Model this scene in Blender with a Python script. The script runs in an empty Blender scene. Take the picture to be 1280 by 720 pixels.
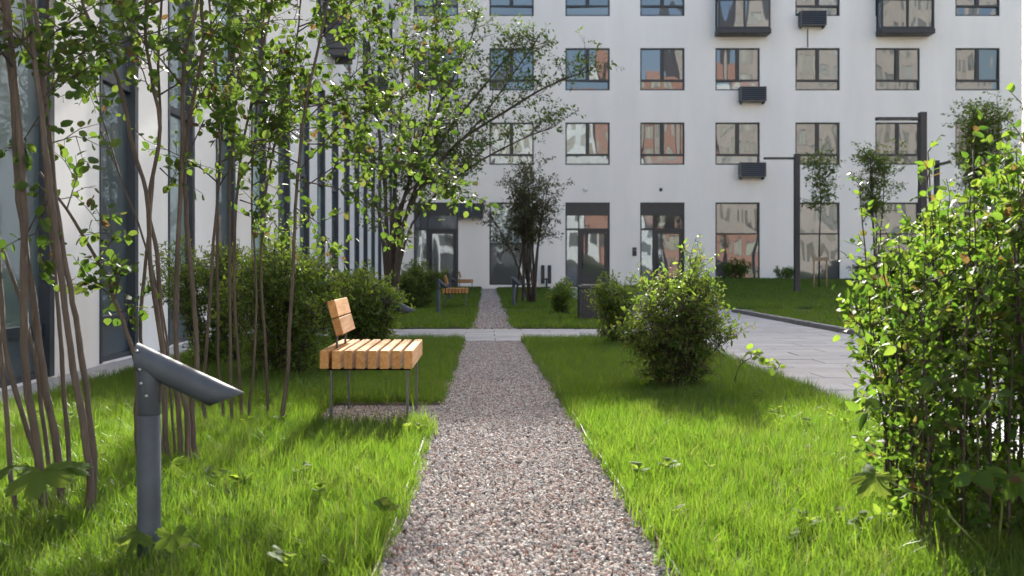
import bpy, math, random
import numpy as np
from mathutils import Vector, Matrix, Euler

R = math.radians
rng = np.random.default_rng(7)
random.seed(7)
scene = bpy.context.scene
col = scene.collection

# ------------------------------------------------------------------ camera
F, CX, CY, H = 1300.0, 607.0, 332.0, 0.93        # focal and principal point in photo pixels, eye height
cam_d = bpy.data.cameras.new('camera')
cam = bpy.data.objects.new('camera', cam_d)
col.objects.link(cam)
cam.location = (0, 0, H)
cam.rotation_euler = (R(90), 0, 0)
cam_d.sensor_width = 36
cam_d.lens = F / 1280 * 36
cam_d.shift_x = (640 - CX) / 1280
cam_d.shift_y = (CY - 360) / 1280
cam_d.clip_start = 0.05
cam_d.clip_end = 3000
cam_d.dof.use_dof = True
cam_d.dof.focus_distance = 6.2
cam_d.dof.aperture_fstop = 4.5
scene.camera = cam

# ------------------------------------------------------------------ sky, sun, exposure
SUN_EL, SUN_AZ = R(24.8), R(2.0)                 # behind the front block, to the right
world = bpy.data.worlds.new('World')
scene.world = world
world.use_nodes = True
wn = world.node_tree
bg = wn.nodes['Background']
sky = wn.nodes.new('ShaderNodeTexSky')
sky.sky_type = 'NISHITA'
sky.sun_disc = False
sky.sun_elevation = SUN_EL
sky.sun_rotation = SUN_AZ
sky.air_density = 0.9
sky.dust_density = 4.0
sky.ozone_density = 0.2
wn.links.new(sky.outputs[0], bg.inputs[0])
bg.inputs[1].default_value = 0.15
sd = bpy.data.lights.new('sun', 'SUN')
sd.energy = 5.0
sd.angle = R(0.5)
sd.color = (1.0, 0.955, 0.88)
sun = bpy.data.objects.new('sun', sd)
col.objects.link(sun)
sdir = Vector((math.sin(SUN_AZ) * math.cos(SUN_EL), math.cos(SUN_AZ) * math.cos(SUN_EL), math.sin(SUN_EL)))
sun.rotation_euler = sdir.to_track_quat('Z', 'Y').to_euler()
sun.location = (20, 60, 40)
vs = scene.view_settings
vs.view_transform = 'Standard'
vs.look = 'None'
vs.exposure = 1.6
vs.gamma = 1.0
vs.use_curve_mapping = False
scene.cycles.use_denoising = True
scene.cycles.max_bounces = 7
scene.cycles.transparent_max_bounces = 6
scene.cycles.sample_clamp_indirect = 6.0

# ------------------------------------------------------------------ helpers
def at(px, py, d):                                # photo pixel at a known distance -> place
    return Vector(((px - CX) / F * d, d, H - (py - CY) / F * d))

def in_frame(p):
    if p[1] < 0.3: return False
    x = CX + p[0] / p[1] * F; y = CY - (p[2] - H) / p[1] * F
    return -5 < x < 1285 and -5 < y < 725

def tag(o, label=None, cat=None, group=None, kind=None):
    if label: o['label'] = label
    if cat: o['category'] = cat
    if group: o['group'] = group
    if kind: o['kind'] = kind
    return o

def empty(name, loc=(0, 0, 0), rz=0.0):
    o = bpy.data.objects.new(name, None)
    col.objects.link(o)
    o.location = loc
    o.rotation_euler = (0, 0, rz)
    o.empty_display_size = 0.1
    return o

def link(name, me, parent=None, loc=None, rot=None):
    o = bpy.data.objects.new(name, me)
    col.objects.link(o)
    if parent is not None: o.parent = parent
    if loc is not None: o.location = loc
    if rot is not None: o.rotation_euler = rot
    return o

class MB:
    def __init__(s): s.v = []; s.f = []; s.sm = []
    def add(s, v, f, smooth=False):
        b = len(s.v)
        s.v.extend([tuple(p) for p in v])
        s.f.extend([tuple(i + b for i in q) for q in f])
        s.sm.extend([smooth] * len(f))
    def box(s, x0, y0, z0, x1, y1, z1, M=None, bev=0.0):
        if bev > 0:
            b = bev
            import itertools
            vs_, fs_ = bevel_box(x0, y0, z0, x1, y1, z1, b)
        else:
            vs_ = [(x, y, z) for z in (z0, z1) for y in (y0, y1) for x in (x0, x1)]
            fs_ = [(0, 2, 3, 1), (4, 5, 7, 6), (0, 1, 5, 4), (2, 6, 7, 3), (0, 4, 6, 2), (1, 3, 7, 5)]
        if M is not None: vs_ = [M @ Vector(p) for p in vs_]
        s.add(vs_, fs_)
        return s
    def tube(s, pts, rad, n=7, cap=True):
        pts = [Vector(p) for p in pts]
        m = len(pts)
        if not hasattr(rad, '__len__'): rad = [rad] * m
        vv = []; ff = []
        up = Vector((0.31, 0.17, 0.93))
        for i, p in enumerate(pts):
            t = (pts[min(i + 1, m - 1)] - pts[max(i - 1, 0)])
            t = t.normalized() if t.length > 1e-9 else Vector((0, 0, 1))
            a = t.cross(Vector((1, 0.03, 0))); 
            if a.length < .05: a = t.cross(Vector((0, 1, 0)))
            a.normalize(); b = t.cross(a)
            for k in range(n):
                w = 2 * math.pi * k / n
                vv.append(p + (a * math.cos(w) + b * math.sin(w)) * rad[i])
        for i in range(m - 1):
            for k in range(n):
                k2 = (k + 1) % n
                ff.append((i * n + k, i * n + k2, (i + 1) * n + k2, (i + 1) * n + k))
        if cap:
            ff.append(tuple(range(n))[::-1]); ff.append(tuple((m - 1) * n + k for k in range(n)))
        s.add(vv, ff, True)
        return s
    def mesh(s, name, mat):
        me = bpy.data.meshes.new(name)
        me.from_pydata(s.v, [], s.f)
        me.polygons.foreach_set('use_smooth', s.sm)
        if mat: me.materials.append(mat)
        me.update()
        return me
    def build(s, name, mat, parent=None, loc=None, rot=None):
        return link(name, s.mesh(name, mat), parent, loc, rot)

def bevel_box(x0, y0, z0, x1, y1, z1, b):
    # box with chamfered edges: 24 verts
    lo = (x0, y0, z0); hi = (x1, y1, z1)
    vs_ = []; idx = {}
    for sx in (0, 1):
        for sy in (0, 1):
            for sz in (0, 1):
                c = [(hi if q else lo)[i] for i, q in enumerate((sx, sy, sz))]
                for ax in range(3):
                    p = list(c)
                    for i, q in enumerate((sx, sy, sz)):
                        if i != ax: p[i] += -b if q else b
                    idx[(sx, sy, sz, ax)] = len(vs_); vs_.append(tuple(p))
    fs_ = []
    for ax in range(3):
        o1, o2 = [i for i in range(3) if i != ax]
        for sgn in (0, 1):
            q = []
            for a_, b_ in ((0, 0), (1, 0), (1, 1), (0, 1)):
                k = [0, 0, 0]; k[ax] = sgn; k[o1] = a_; k[o2] = b_
                q.append(idx[tuple(k) + (ax,)])
            fs_.append(tuple(q))
    for ax in range(3):                              # edge chamfers along axis ax
        o1, o2 = [i for i in range(3) if i != ax]
        for a_ in (0, 1):
            for b_ in (0, 1):
                k0 = [0, 0, 0]; k1 = [0, 0, 0]
                k0[o1] = k1[o1] = a_; k0[o2] = k1[o2] = b_; k1[ax] = 1
                fs_.append((idx[tuple(k0) + (o1,)], idx[tuple(k1) + (o1,)], idx[tuple(k1) + (o2,)], idx[tuple(k0) + (o2,)]))
    for sx in (0, 1):
        for sy in (0, 1):
            for sz in (0, 1):
                fs_.append(tuple(idx[(sx, sy, sz, a)] for a in range(3)))
    me = bpy.data.meshes.new('tmp'); me.from_pydata(vs_, [], fs_)
    import bmesh
    bm = bmesh.new(); bm.from_mesh(me); bmesh.ops.recalc_face_normals(bm, faces=bm.faces)
    bm.verts.ensure_lookup_table()
    out = [tuple(v.index for v in f.verts) for f in bm.faces]
    bm.free(); bpy.data.meshes.remove(me)
    return vs_, out

def copy_tree(o, parent=None):
    c = o.copy(); col.objects.link(c)
    if parent is not None: c.parent = parent
    for ch in list(o.children): copy_tree(ch, c)
    return c

# ------------------------------------------------------------------ materials
def nodes(name):
    m = bpy.data.materials.new(name); m.use_nodes = True
    nt = m.node_tree
    return m, nt, nt.nodes['Principled BSDF'], nt.nodes['Material Output']

def mat_plain(name, c, rough=0.6, metal=0.0, spec=0.5, var=0.0, scale=8.0, bump=0.0, bscale=60.0, coords='Object', stretch=None, objvar=0.0, c2=None):
    m, nt, p, out = nodes(name)
    L = nt.links
    p.inputs['Roughness'].default_value = rough
    p.inputs['Metallic'].default_value = metal
    p.inputs['Specular IOR Level'].default_value = spec
    tc = nt.nodes.new('ShaderNodeTexCoord')
    src = tc.outputs[coords]
    if stretch:
        mp = nt.nodes.new('ShaderNodeMapping'); mp.inputs['Scale'].default_value = stretch
        L.new(src, mp.inputs[0]); src = mp.outputs[0]
    if objvar or var:
        oi = nt.nodes.new('ShaderNodeObjectInfo')
        add = nt.nodes.new('ShaderNodeVectorMath'); add.operation = 'ADD'
        mu = nt.nodes.new('ShaderNodeVectorMath'); mu.operation = 'SCALE'
        cmb = nt.nodes.new('ShaderNodeCombineXYZ')
        for i in range(3): L.new(oi.outputs['Random'], cmb.inputs[i])
        L.new(cmb.outputs[0], mu.inputs[0]); mu.inputs['Scale'].default_value = 37.0
        L.new(src, add.inputs[0]); L.new(mu.outputs[0], add.inputs[1])
        src = add.outputs[0]
    c = tuple(c) + (1,)
    if var > 0 or c2 is not None:
        nz = nt.nodes.new('ShaderNodeTexNoise'); nz.inputs['Scale'].default_value = scale; nz.inputs['Detail'].default_value = 6
        nz.inputs['Roughness'].default_value = 0.62
        L.new(src, nz.inputs['Vector'])
        rp = nt.nodes.new('ShaderNodeValToRGB')
        rp.color_ramp.elements[0].position = 0.3; rp.color_ramp.elements[1].position = 0.7
        if c2 is not None:
            rp.color_ramp.elements[0].color = tuple(c2) + (1,); rp.color_ramp.elements[1].color = c
        else:
            rp.color_ramp.elements[0].color = tuple(x * (1 - var) for x in c[:3]) + (1,)
            rp.color_ramp.elements[1].color = tuple(min(1, x * (1 + var)) for x in c[:3]) + (1,)
        L.new(nz.outputs['Fac'], rp.inputs[0])
        cs = rp.outputs[0]
        if objvar:
            hsv = nt.nodes.new('ShaderNodeHueSaturation')
            mr = nt.nodes.new('ShaderNodeMapRange'); mr.inputs['To Min'].default_value = 1 - objvar; mr.inputs['To Max'].default_value = 1 + objvar
            L.new(oi.outputs['Random'], mr.inputs[0]); L.new(mr.outputs[0], hsv.inputs['Value']); L.new(cs, hsv.inputs['Color'])
            cs = hsv.outputs[0]
        L.new(cs, p.inputs['Base Color'])
    else:
        p.inputs['Base Color'].default_value = c
    if bump > 0:
        n2 = nt.nodes.new('ShaderNodeTexNoise'); n2.inputs['Scale'].default_value = bscale; n2.inputs['Detail'].default_value = 4
        L.new(src, n2.inputs['Vector'])
        b = nt.nodes.new('ShaderNodeBump'); b.inputs['Strength'].default_value = bump; b.inputs['Distance'].default_value = 0.01
        L.new(n2.outputs['Fac'], b.inputs['Height']); L.new(b.outputs[0], p.inputs['Normal'])
    return m

def mat_leaf(name, cols, trans, tfac=0.45, rough=0.45, spec=0.35):
    """cols: list of (pos, colour) over a per-leaf random; trans: matching transmitted colours"""
    m, nt, p, out = nodes(name)
    L = nt.links
    at_ = nt.nodes.new('ShaderNodeAttribute'); at_.attribute_name = 'lv'
    oi = nt.nodes.new('ShaderNodeObjectInfo')
    ad = nt.nodes.new('ShaderNodeMath'); ad.operation = 'ADD'
    L.new(at_.outputs['Fac'], ad.inputs[0]); L.new(oi.outputs['Random'], ad.inputs[1])
    fr = nt.nodes.new('ShaderNodeMath'); fr.operation = 'FRACT'; L.new(ad.outputs[0], fr.inputs[0])
    def ramp(cs):
        rp = nt.nodes.new('ShaderNodeValToRGB')
        e = rp.color_ramp.elements
        while len(e) < len(cs): e.new(0.5)
        for i, (po, cc) in enumerate(cs):
            e[i].position = po; e[i].color = tuple(cc) + (1,)
        L.new(fr.outputs[0], rp.inputs[0]); return rp
    r1 = ramp(cols); r2 = ramp(trans)
    p.inputs['Roughness'].default_value = rough
    p.inputs['Specular IOR Level'].default_value = spec
    L.new(r1.outputs[0], p.inputs['Base Color'])
    tr = nt.nodes.new('ShaderNodeBsdfTranslucent'); L.new(r2.outputs[0], tr.inputs[0])
    mx = nt.nodes.new('ShaderNodeMixShader'); mx.inputs[0].default_value = tfac
    L.new(p.outputs[0], mx.inputs[1]); L.new(tr.outputs[0], mx.inputs[2]); L.new(mx.outputs[0], out.inputs[0])
    return m

M = {}
M['plaster'] = mat_plain('white_plaster', (0.87, 0.82, 0.75), 0.85, var=0.05, scale=0.4, bump=0.12, bscale=35, stretch=(2.0, 2.0, 0.35))
M['plaster_left'] = mat_plain('white_plaster_panels', (0.82, 0.785, 0.735), 0.8, var=0.05, scale=0.7, bump=0.1, bscale=30, stretch=(2, 2, .4))
M['frame'] = mat_plain('anthracite_frame', (0.0165, 0.0195, 0.024), 0.45, var=0.15, scale=3)
M['frame_left'] = mat_plain('slate_blue_frame', (0.0225, 0.03, 0.042), 0.42, var=0.15, scale=3)
M['panel_left'] = mat_plain('slate_blue_sill_panel', (0.05625, 0.075, 0.09375), 0.4, var=0.12, scale=2)
M['lampmetal'] = mat_plain('grey_lamp_metal', (0.058, 0.070, 0.086), 0.62, spec=0.3, var=0.2, scale=7, bump=0.06, bscale=400)
M['pole'] = mat_plain('dark_pole_metal', (0.021, 0.02475, 0.0315), 0.5, var=0.1)
M['steel'] = mat_plain('raw_steel', (0.10, 0.10, 0.105), 0.42, metal=0.6, var=0.2, scale=14)
M['screw'] = mat_plain('zinc_screw', (0.7, 0.7, 0.7), 0.35, metal=0.9)
M['edging'] = mat_plain('weathered_edging', (0.12, 0.10, 0.08), 0.7, var=0.3, scale=6)
M['slab'] = mat_plain('concrete_slab', (0.252, 0.263, 0.280), 0.75, var=0.10, scale=5, bump=0.15, bscale=90, objvar=0.10)
M['kerb'] = mat_plain('dark_kerb', (0.16, 0.16, 0.164), 0.8, var=0.2, scale=6, bump=0.2, objvar=0.08)
M['soil'] = mat_plain('soil', (0.050, 0.052, 0.022), 0.95, var=0.4, scale=7, bump=0.5, bscale=30)
M['lawnbase'] = mat_plain('turf_base', (0.034, 0.046, 0.012), 0.95, c2=(0.020, 0.028, 0.008), scale=3, bump=0.8, bscale=40)
M['gravelbase'] = mat_plain('gravel_bed', (0.2848, 0.2491, 0.2349), 0.95, c2=(0.1139, 0.09963, 0.09252), scale=55, bump=0.8, bscale=70)
M['ledwhite'] = mat_plain('opal_diffuser', (0.75, 0.75, 0.72), 0.4)
M['bark'] = mat_plain('grey_brown_bark', (0.1162, 0.08625, 0.06375), 0.8, c2=(0.05625, 0.04125, 0.0315), scale=14, bump=0.5, bscale=60, stretch=(2.25, 2.25, 0.375))
M['bark_dark'] = mat_plain('dark_twig_bark', (0.06375, 0.0465, 0.03375), 0.85, c2=(0.03375, 0.02475, 0.01875), scale=14, bump=0.4)
M['greenstalk'] = mat_plain('green_stalk', (0.16, 0.20, 0.06), 0.6, var=0.15)
M['wood_stake'] = mat_plain('raw_stake_wood', (0.32, 0.23, 0.15), 0.8, var=0.2, scale=10)
M['dark_plastic'] = mat_plain('black_plastic', (0.015, 0.015, 0.0165), 0.5, var=0.1)
M['matte_black'] = mat_plain('matte_black_steel', (.012, .012, .013), .95, spec=.02)
M['binmetal'] = mat_plain('bin_metal', (0.02625, 0.03, 0.036), 0.5, var=0.1)

def mat_wood():
    m, nt, p, out = nodes('oiled_timber'); L = nt.links
    tc = nt.nodes.new('ShaderNodeTexCoord'); oi = nt.nodes.new('ShaderNodeObjectInfo')
    cmb = nt.nodes.new('ShaderNodeCombineXYZ')
    for i in range(3): L.new(oi.outputs['Random'], cmb.inputs[i])
    sc = nt.nodes.new('ShaderNodeVectorMath'); sc.operation = 'SCALE'; sc.inputs['Scale'].default_value = 11
    L.new(cmb.outputs[0], sc.inputs[0])
    ad = nt.nodes.new('ShaderNodeVectorMath'); ad.operation = 'ADD'; L.new(tc.outputs['Object'], ad.inputs[0]); L.new(sc.outputs[0], ad.inputs[1])
    mp = nt.nodes.new('ShaderNodeMapping'); mp.inputs['Scale'].default_value = (38, 2.2, 38); L.new(ad.outputs[0], mp.inputs[0])
    nz = nt.nodes.new('ShaderNodeTexNoise'); nz.inputs['Scale'].default_value = 1.4; nz.inputs['Detail'].default_value = 7; nz.inputs['Distortion'].default_value = 0.6
    L.new(mp.outputs[0], nz.inputs['Vector'])
    rp = nt.nodes.new('ShaderNodeValToRGB'); e = rp.color_ramp.elements
    e[0].position = .28; e[0].color = (.33, .155, .055, 1); e[1].position = .68; e[1].color = (.50, .285, .125, 1)
    k = e.new(.48); k.color = (.44, .23, .09, 1)
    L.new(nz.outputs['Fac'], rp.inputs[0])
    hs = nt.nodes.new('ShaderNodeHueSaturation')
    mr = nt.nodes.new('ShaderNodeMapRange'); mr.inputs['To Min'].default_value = .82; mr.inputs['To Max'].default_value = 1.14
    L.new(oi.outputs['Random'], mr.inputs[0]); L.new(mr.outputs[0], hs.inputs['Value']); L.new(rp.outputs[0], hs.inputs['Color'])
    L.new(hs.outputs[0], p.inputs['Base Color'])
    p.inputs['Roughness'].default_value = .85; p.inputs['Specular IOR Level'].default_value = .12
    b = nt.nodes.new('ShaderNodeBump'); b.inputs['Strength'].default_value = .25; b.inputs['Distance'].default_value = .004
    L.new(nz.outputs['Fac'], b.inputs['Height']); L.new(b.outputs[0], p.inputs['Normal'])
    return m
M['wood'] = mat_wood()

def mat_glass(name, tint, refl=0.36, wave=0.05, scale=1.1):
    """coated double glazing in front of dim rooms: part mirror, slightly wavy"""
    m, nt, p, out = nodes(name); L = nt.links
    tc = nt.nodes.new('ShaderNodeTexCoord'); oi = nt.nodes.new('ShaderNodeObjectInfo')
    cmb = nt.nodes.new('ShaderNodeCombineXYZ')
    for i in range(3): L.new(oi.outputs['Random'], cmb.inputs[i])
    sc = nt.nodes.new('ShaderNodeVectorMath'); sc.operation = 'SCALE'; sc.inputs['Scale'].default_value = 53
    L.new(cmb.outputs[0], sc.inputs[0])
    ad = nt.nodes.new('ShaderNodeVectorMath'); ad.operation = 'ADD'; L.new(tc.outputs['Object'], ad.inputs[0]); L.new(sc.outputs[0], ad.inputs[1])
    nz = nt.nodes.new('ShaderNodeTexNoise'); nz.inputs['Scale'].default_value = scale; nz.inputs['Detail'].default_value = 0.0
    mp = nt.nodes.new('ShaderNodeMapping'); mp.inputs['Scale'].default_value = (1.7, 1.0, .55); L.new(ad.outputs[0], mp.inputs[0])
    L.new(mp.outputs[0], nz.inputs['Vector'])
    b = nt.nodes.new('ShaderNodeBump'); b.inputs['Strength'].default_value = 1.0; b.inputs['Distance'].default_value = wave
    L.new(nz.outputs['Fac'], b.inputs['Height'])
    rr = nt.nodes.new('ShaderNodeValToRGB'); rr.color_ramp.interpolation = 'CONSTANT'; e = rr.color_ramp.elements
    for k_, (po, f_) in enumerate([(0, (1, 1, 1)), (.45, (2.6, 2.4, 2.2)), (.68, (.5, .55, .6)), (.84, (5, 5, 4.8))]):
        el = e[k_] if k_ < 2 else e.new(po)
        el.position = po; el.color = tuple(min(1, t * q) for t, q in zip(tint, f_)) + (1,)
    L.new(oi.outputs['Random'], rr.inputs[0]); L.new(rr.outputs[0], p.inputs['Base Color'])
    p.inputs['Roughness'].default_value = .5
    g = nt.nodes.new('ShaderNodeBsdfGlossy'); g.inputs['Roughness'].default_value = .015; g.inputs['Color'].default_value = (.84, .94, 1.0, 1)
    L.new(b.outputs[0], g.inputs['Normal'])
    fz = nt.nodes.new('ShaderNodeFresnel'); fz.inputs['IOR'].default_value = 1.5
    mr = nt.nodes.new('ShaderNodeMapRange'); mr.inputs['From Min'].default_value = .04; mr.inputs['From Max'].default_value = 1; mr.inputs['To Min'].default_value = refl; mr.inputs['To Max'].default_value = 1
    L.new(fz.outputs[0], mr.inputs[0])
    mx = nt.nodes.new('ShaderNodeMixShader'); L.new(mr.outputs[0], mx.inputs[0]); L.new(p.outputs[0], mx.inputs[1]); L.new(g.outputs[0], mx.inputs[2])
    L.new(mx.outputs[0], out.inputs[0])
    return m
M['glass'] = mat_glass('window_glass', (0.022, 0.027, 0.030), .115, .018, .85)
M['glass_left'] = mat_glass('tall_window_glass', (0.11, 0.15, 0.15), .22, .006, .9)

LG = [(0, (.0250, .052, .0118)), (.45, (.042, .077, .0168)), (.94, (.060, .092, .0235)), (.988, (.08, .058, .025))]
LT = [(0, (.080, .155, .018)), (.45, (.125, .212, .026)), (.94, (.175, .24, .036)), (.988, (.16, .10, .035))]
M['leaf_tree'] = mat_leaf('serviceberry_leaf', LG, LT, .42, .58, .2)
M['leaf_bright'] = mat_leaf('bright_shrub_leaf', [(0, (.028, .060, .012)), (.5, (.046, .084, .016)), (.93, (.070, .105, .022)), (.985, (.09, .055, .025))],
                            [(0, (.105, .23, .020)), (.5, (.18, .31, .028)), (.93, (.28, .39, .042)), (.985, (.22, .14, .045))], .44, .58, .2)
M['leaf_dark'] = mat_leaf('dark_bush_leaf', [(0, (.032, .062, .012)), (.5, (.055, .090, .018)), (.9, (.085, .115, .024)), (1, (.10, .085, .03))],
                          [(0, (.14, .25, .026)), (.5, (.22, .34, .036)), (.9, (.32, .40, .05)), (1, (.28, .23, .06))], .44, .5, .3)
M['leaf_mid'] = mat_leaf('fresh_bush_leaf', [(0, (0.05124, 0.1025, 0.01845)), (.5, (0.07174, 0.1281, 0.02255)), (1, (0.1127, 0.1537, 0.03074))],
                         [(0, (0.21, 0.3528, 0.0336)), (.5, (0.2856, 0.42, 0.042)), (1, (0.3864, 0.462, 0.0504))], .45, .45, .35)
M['leaf_brown'] = mat_leaf('bronze_tree_leaf', [(0, (0.03528, 0.042, 0.01512)), (.5, (0.0504, 0.0588, 0.021)), (1, (0.0714, 0.063, 0.0294))],
                           [(0, (0.1008, 0.1344, 0.0336)), (.5, (0.1512, 0.168, 0.042)), (1, (0.1848, 0.1596, 0.0588))], .38, .5, .3)
M['leaf_broad'] = mat_leaf('broad_leaf', [(0, (0.0504, 0.0924, 0.01848)), (1, (0.0756, 0.1176, 0.0252))], [(0, (0.252, 0.378, 0.042)), (1, (0.3528, 0.4368, 0.0588))], .42, .7, .1)

def mat_grass(name, c0, c1, t0, t1, tf):
    m, nt, p, out = nodes(name); L = nt.links
    oi = nt.nodes.new('ShaderNodeObjectInfo'); at_ = nt.nodes.new('ShaderNodeAttribute'); at_.attribute_name = 'lv'
    ad = nt.nodes.new('ShaderNodeMath'); ad.operation = 'ADD'; L.new(oi.outputs['Random'], ad.inputs[0]); L.new(at_.outputs['Fac'], ad.inputs[1])
    fr = nt.nodes.new('ShaderNodeMath'); fr.operation = 'FRACT'; L.new(ad.outputs[0], fr.inputs[0])
    def ramp(a, b, dry):
        rp = nt.nodes.new('ShaderNodeValToRGB'); e = rp.color_ramp.elements
        e[0].color = tuple(a) + (1,); e[1].color = tuple(b) + (1,); e[1].position = .93
        k = e.new(.97); k.color = tuple(dry) + (1,)
        L.new(fr.outputs[0], rp.inputs[0]); return rp
    r1 = ramp(c0, c1, (.12, .105, .05)); r2 = ramp(t0, t1, (.28, .25, .10))
    nz = nt.nodes.new('ShaderNodeTexNoise'); nz.inputs['Scale'].default_value = 2.3; nz.inputs['Detail'].default_value = 3
    L.new(oi.outputs['Location'], nz.inputs['Vector'])
    def patch(rp, to):
        mr = nt.nodes.new('ShaderNodeMapRange'); mr.inputs['From Min'].default_value = .52; mr.inputs['From Max'].default_value = .72; mr.inputs['To Max'].default_value = .65
        L.new(nz.outputs['Fac'], mr.inputs[0])
        mx_ = nt.nodes.new('ShaderNodeMix'); mx_.data_type = 'RGBA'; L.new(mr.outputs[0], mx_.inputs[0]); L.new(rp.outputs[0], mx_.inputs[6]); mx_.inputs[7].default_value = tuple(to) + (1,)
        return mx_
    r1 = patch(r1, (.085, .095, .028)); r2 = patch(r2, (.25, .34, .045))
    L.new(r1.outputs[2], p.inputs['Base Color']); p.inputs['Roughness'].default_value = .42; p.inputs['Specular IOR Level'].default_value = .3
    tr = nt.nodes.new('ShaderNodeBsdfTranslucent'); L.new(r2.outputs[2], tr.inputs[0])
    mx = nt.nodes.new('ShaderNodeMixShader'); mx.inputs[0].default_value = tf
    L.new(p.outputs[0], mx.inputs[1]); L.new(tr.outputs[0], mx.inputs[2]); L.new(mx.outputs[0], out.inputs[0])
    return m
M['grass'] = mat_grass('meadow_grass', (.030, .058, .008), (.062, .092, .015), (.128, .280, .016), (.245, .390, .026), .44)

def mat_gravel():
    m, nt, p, out = nodes('mixed_gravel'); L = nt.links
    oi = nt.nodes.new('ShaderNodeObjectInfo')
    rp = nt.nodes.new('ShaderNodeValToRGB'); rp.color_ramp.interpolation = 'CONSTANT'
    cs = [(0, (0.3678, 0.3089, 0.2796)), (.16, (0.2649, 0.2354, 0.2207)), (.30, (0.4414, 0.3899, 0.3531)), (.45, (0.2943, 0.1839, 0.1471)), (.56, (0.1986, 0.1949, 0.1949)), (.66, (0.3825, 0.3016, 0.2649)), (.78, (0.5296, 0.5002, 0.4708)), (.89, (0.1103, 0.1067, 0.1067)), (.94, (0.3089, 0.3016, 0.2869))]
    e = rp.color_ramp.elements
    while len(e) < len(cs): e.new(.5)
    for i, (po, c) in enumerate(cs): e[i].position = po; e[i].color = c + (1,)
    L.new(oi.outputs['Random'], rp.inputs[0])
    tc = nt.nodes.new('ShaderNodeTexCoord'); nz = nt.nodes.new('ShaderNodeTexNoise'); nz.inputs['Scale'].default_value = 2.2; nz.inputs['Detail'].default_value = 4
    L.new(tc.outputs['Object'], nz.inputs['Vector'])
    mr = nt.nodes.new('ShaderNodeMapRange'); mr.inputs['To Min'].default_value = .6; mr.inputs['To Max'].default_value = 1.4; L.new(nz.outputs['Fac'], mr.inputs[0])
    mm = nt.nodes.new('ShaderNodeVectorMath'); mm.operation = 'SCALE'; L.new(rp.outputs[0], mm.inputs[0]); L.new(mr.outputs[0], mm.inputs['Scale'])
    L.new(mm.outputs[0], p.inputs['Base Color']); p.inputs['Roughness'].default_value = .8; p.inputs['Specular IOR Level'].default_value = .3
    return m
M['gravel'] = mat_gravel()

# ------------------------------------------------------------------ the ground
def sheet(name, polys, mat, z, kind='structure', zf=None, sub=None):
    mb = MB()
    for poly in polys:
        if len(poly) == 4 and not isinstance(poly[0], (tuple, list)):
            x0, y0, x1, y1 = poly; poly = [(x0, y0), (x1, y0), (x1, y1), (x0, y1)]
        if sub and len(poly) == 4:
            nx, ny = sub
            g = []
            for j in range(ny + 1):
                for i in range(nx + 1):
                    u, v = i / nx, j / ny
                    a = (poly[0][0] * (1 - u) + poly[1][0] * u, poly[0][1] * (1 - u) + poly[1][1] * u)
                    b = (poly[3][0] * (1 - u) + poly[2][0] * u, poly[3][1] * (1 - u) + poly[2][1] * u)
                    x, y = a[0] * (1 - v) + b[0] * v, a[1] * (1 - v) + b[1] * v
                    g.append((x, y, z + (zf(x, y) if zf else 0)))
            mb.add(g, [(j * (nx + 1) + i, j * (nx + 1) + i + 1, (j + 1) * (nx + 1) + i + 1, (j + 1) * (nx + 1) + i) for j in range(ny) for i in range(nx)], True)
        else:
            mb.add([(x, y, z) for x, y in poly], [tuple(range(len(poly)))])
    o = mb.build(name, mat)
    if kind: o['kind'] = kind
    return o

sheet('ground', [(-1500, -1500, 1500, 1500)], M['soil'], -0.08)

XL0, XL1 = -0.338, -0.28          # left edge of the gravel, near and far
XR0, XR1 = 0.585, 0.475
def pl(y): return XL0 + (XL1 - XL0) * (y - 3) / 10
def pr(y): return XR0 + (XR1 - XR0) * (y - 3) / 10
PADX, PADY0, PADY1 = -1.05, 6.08, 7.02
near_left = [[(-3.1, 1.2), (pl(1.2), 1.2), (pl(PADY0), PADY0), (-3.1, PADY0)],
             [(-3.1, PADY0), (PADX, PADY0), (PADX, PADY1), (-3.1, PADY1)],
             [(-3.1, PADY1), (pl(PADY1), PADY1), (pl(13.05), 13.05), (-3.1, 13.05)]]
near_right = [[(pr(1.2), 1.2), (2.40, 1.2), (2.40, 13.05), (pr(13.05), 13.05)]]
far_left = [[(-3.1, 15.5), (-0.24, 15.5), (-0.24, 43.4), (-3.1, 43.4)]]
far_right = [[(0.47, 15.5), (2.35, 15.5), (2.35, 21.2), (0.47, 21.2)], [(0.47, 22.4), (2.35, 22.4), (2.35, 42.3), (0.47, 42.3)]]
def sst(a, b, x):
    t = max(0, min(1, (x - a) / (b - a))); return t * t * (3 - 2 * t)
def mound(x, y):
    return 0.34 * sst(22.5, 40, y) * sst(5.1, 8.5, x) + 0.04 * math.sin(x * .8) * math.sin(y * .5) * sst(5.1, 7, x)
side_lawn = [(5.12, 3.0, 26, 21.2), (5.12, 22.4, 26, 43.4)]
LZ = 0.0
sheet('left_lawn', near_left, M['lawnbase'], LZ)
sheet('right_lawn', near_right, M['lawnbase'], LZ)
sheet('far_left_lawn', far_left, M['lawnbase'], LZ)
sheet('far_right_lawn', far_right, M['lawnbase'], LZ)
sheet('side_lawn', side_lawn, M['lawnbase'], LZ, zf=mound, sub=(24, 24))
path_polys = [[(pl(1.2), 1.2), (pr(1.2), 1.2), (pr(13.05), 13.05), (pl(13.05), 13.05)], [(PADX, PADY0), (pl(PADY0) , PADY0), (pl(PADY1), PADY1), (PADX, PADY1)]]
sheet('gravel_path', path_polys, M['gravelbase'], -0.028)
far_path = [[(-0.24, 15.5), (0.47, 15.5), (0.47, 42.3), (-0.24, 42.3)]]
sheet('far_gravel_path', far_path, M['gravelbase'], -0.028)

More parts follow.
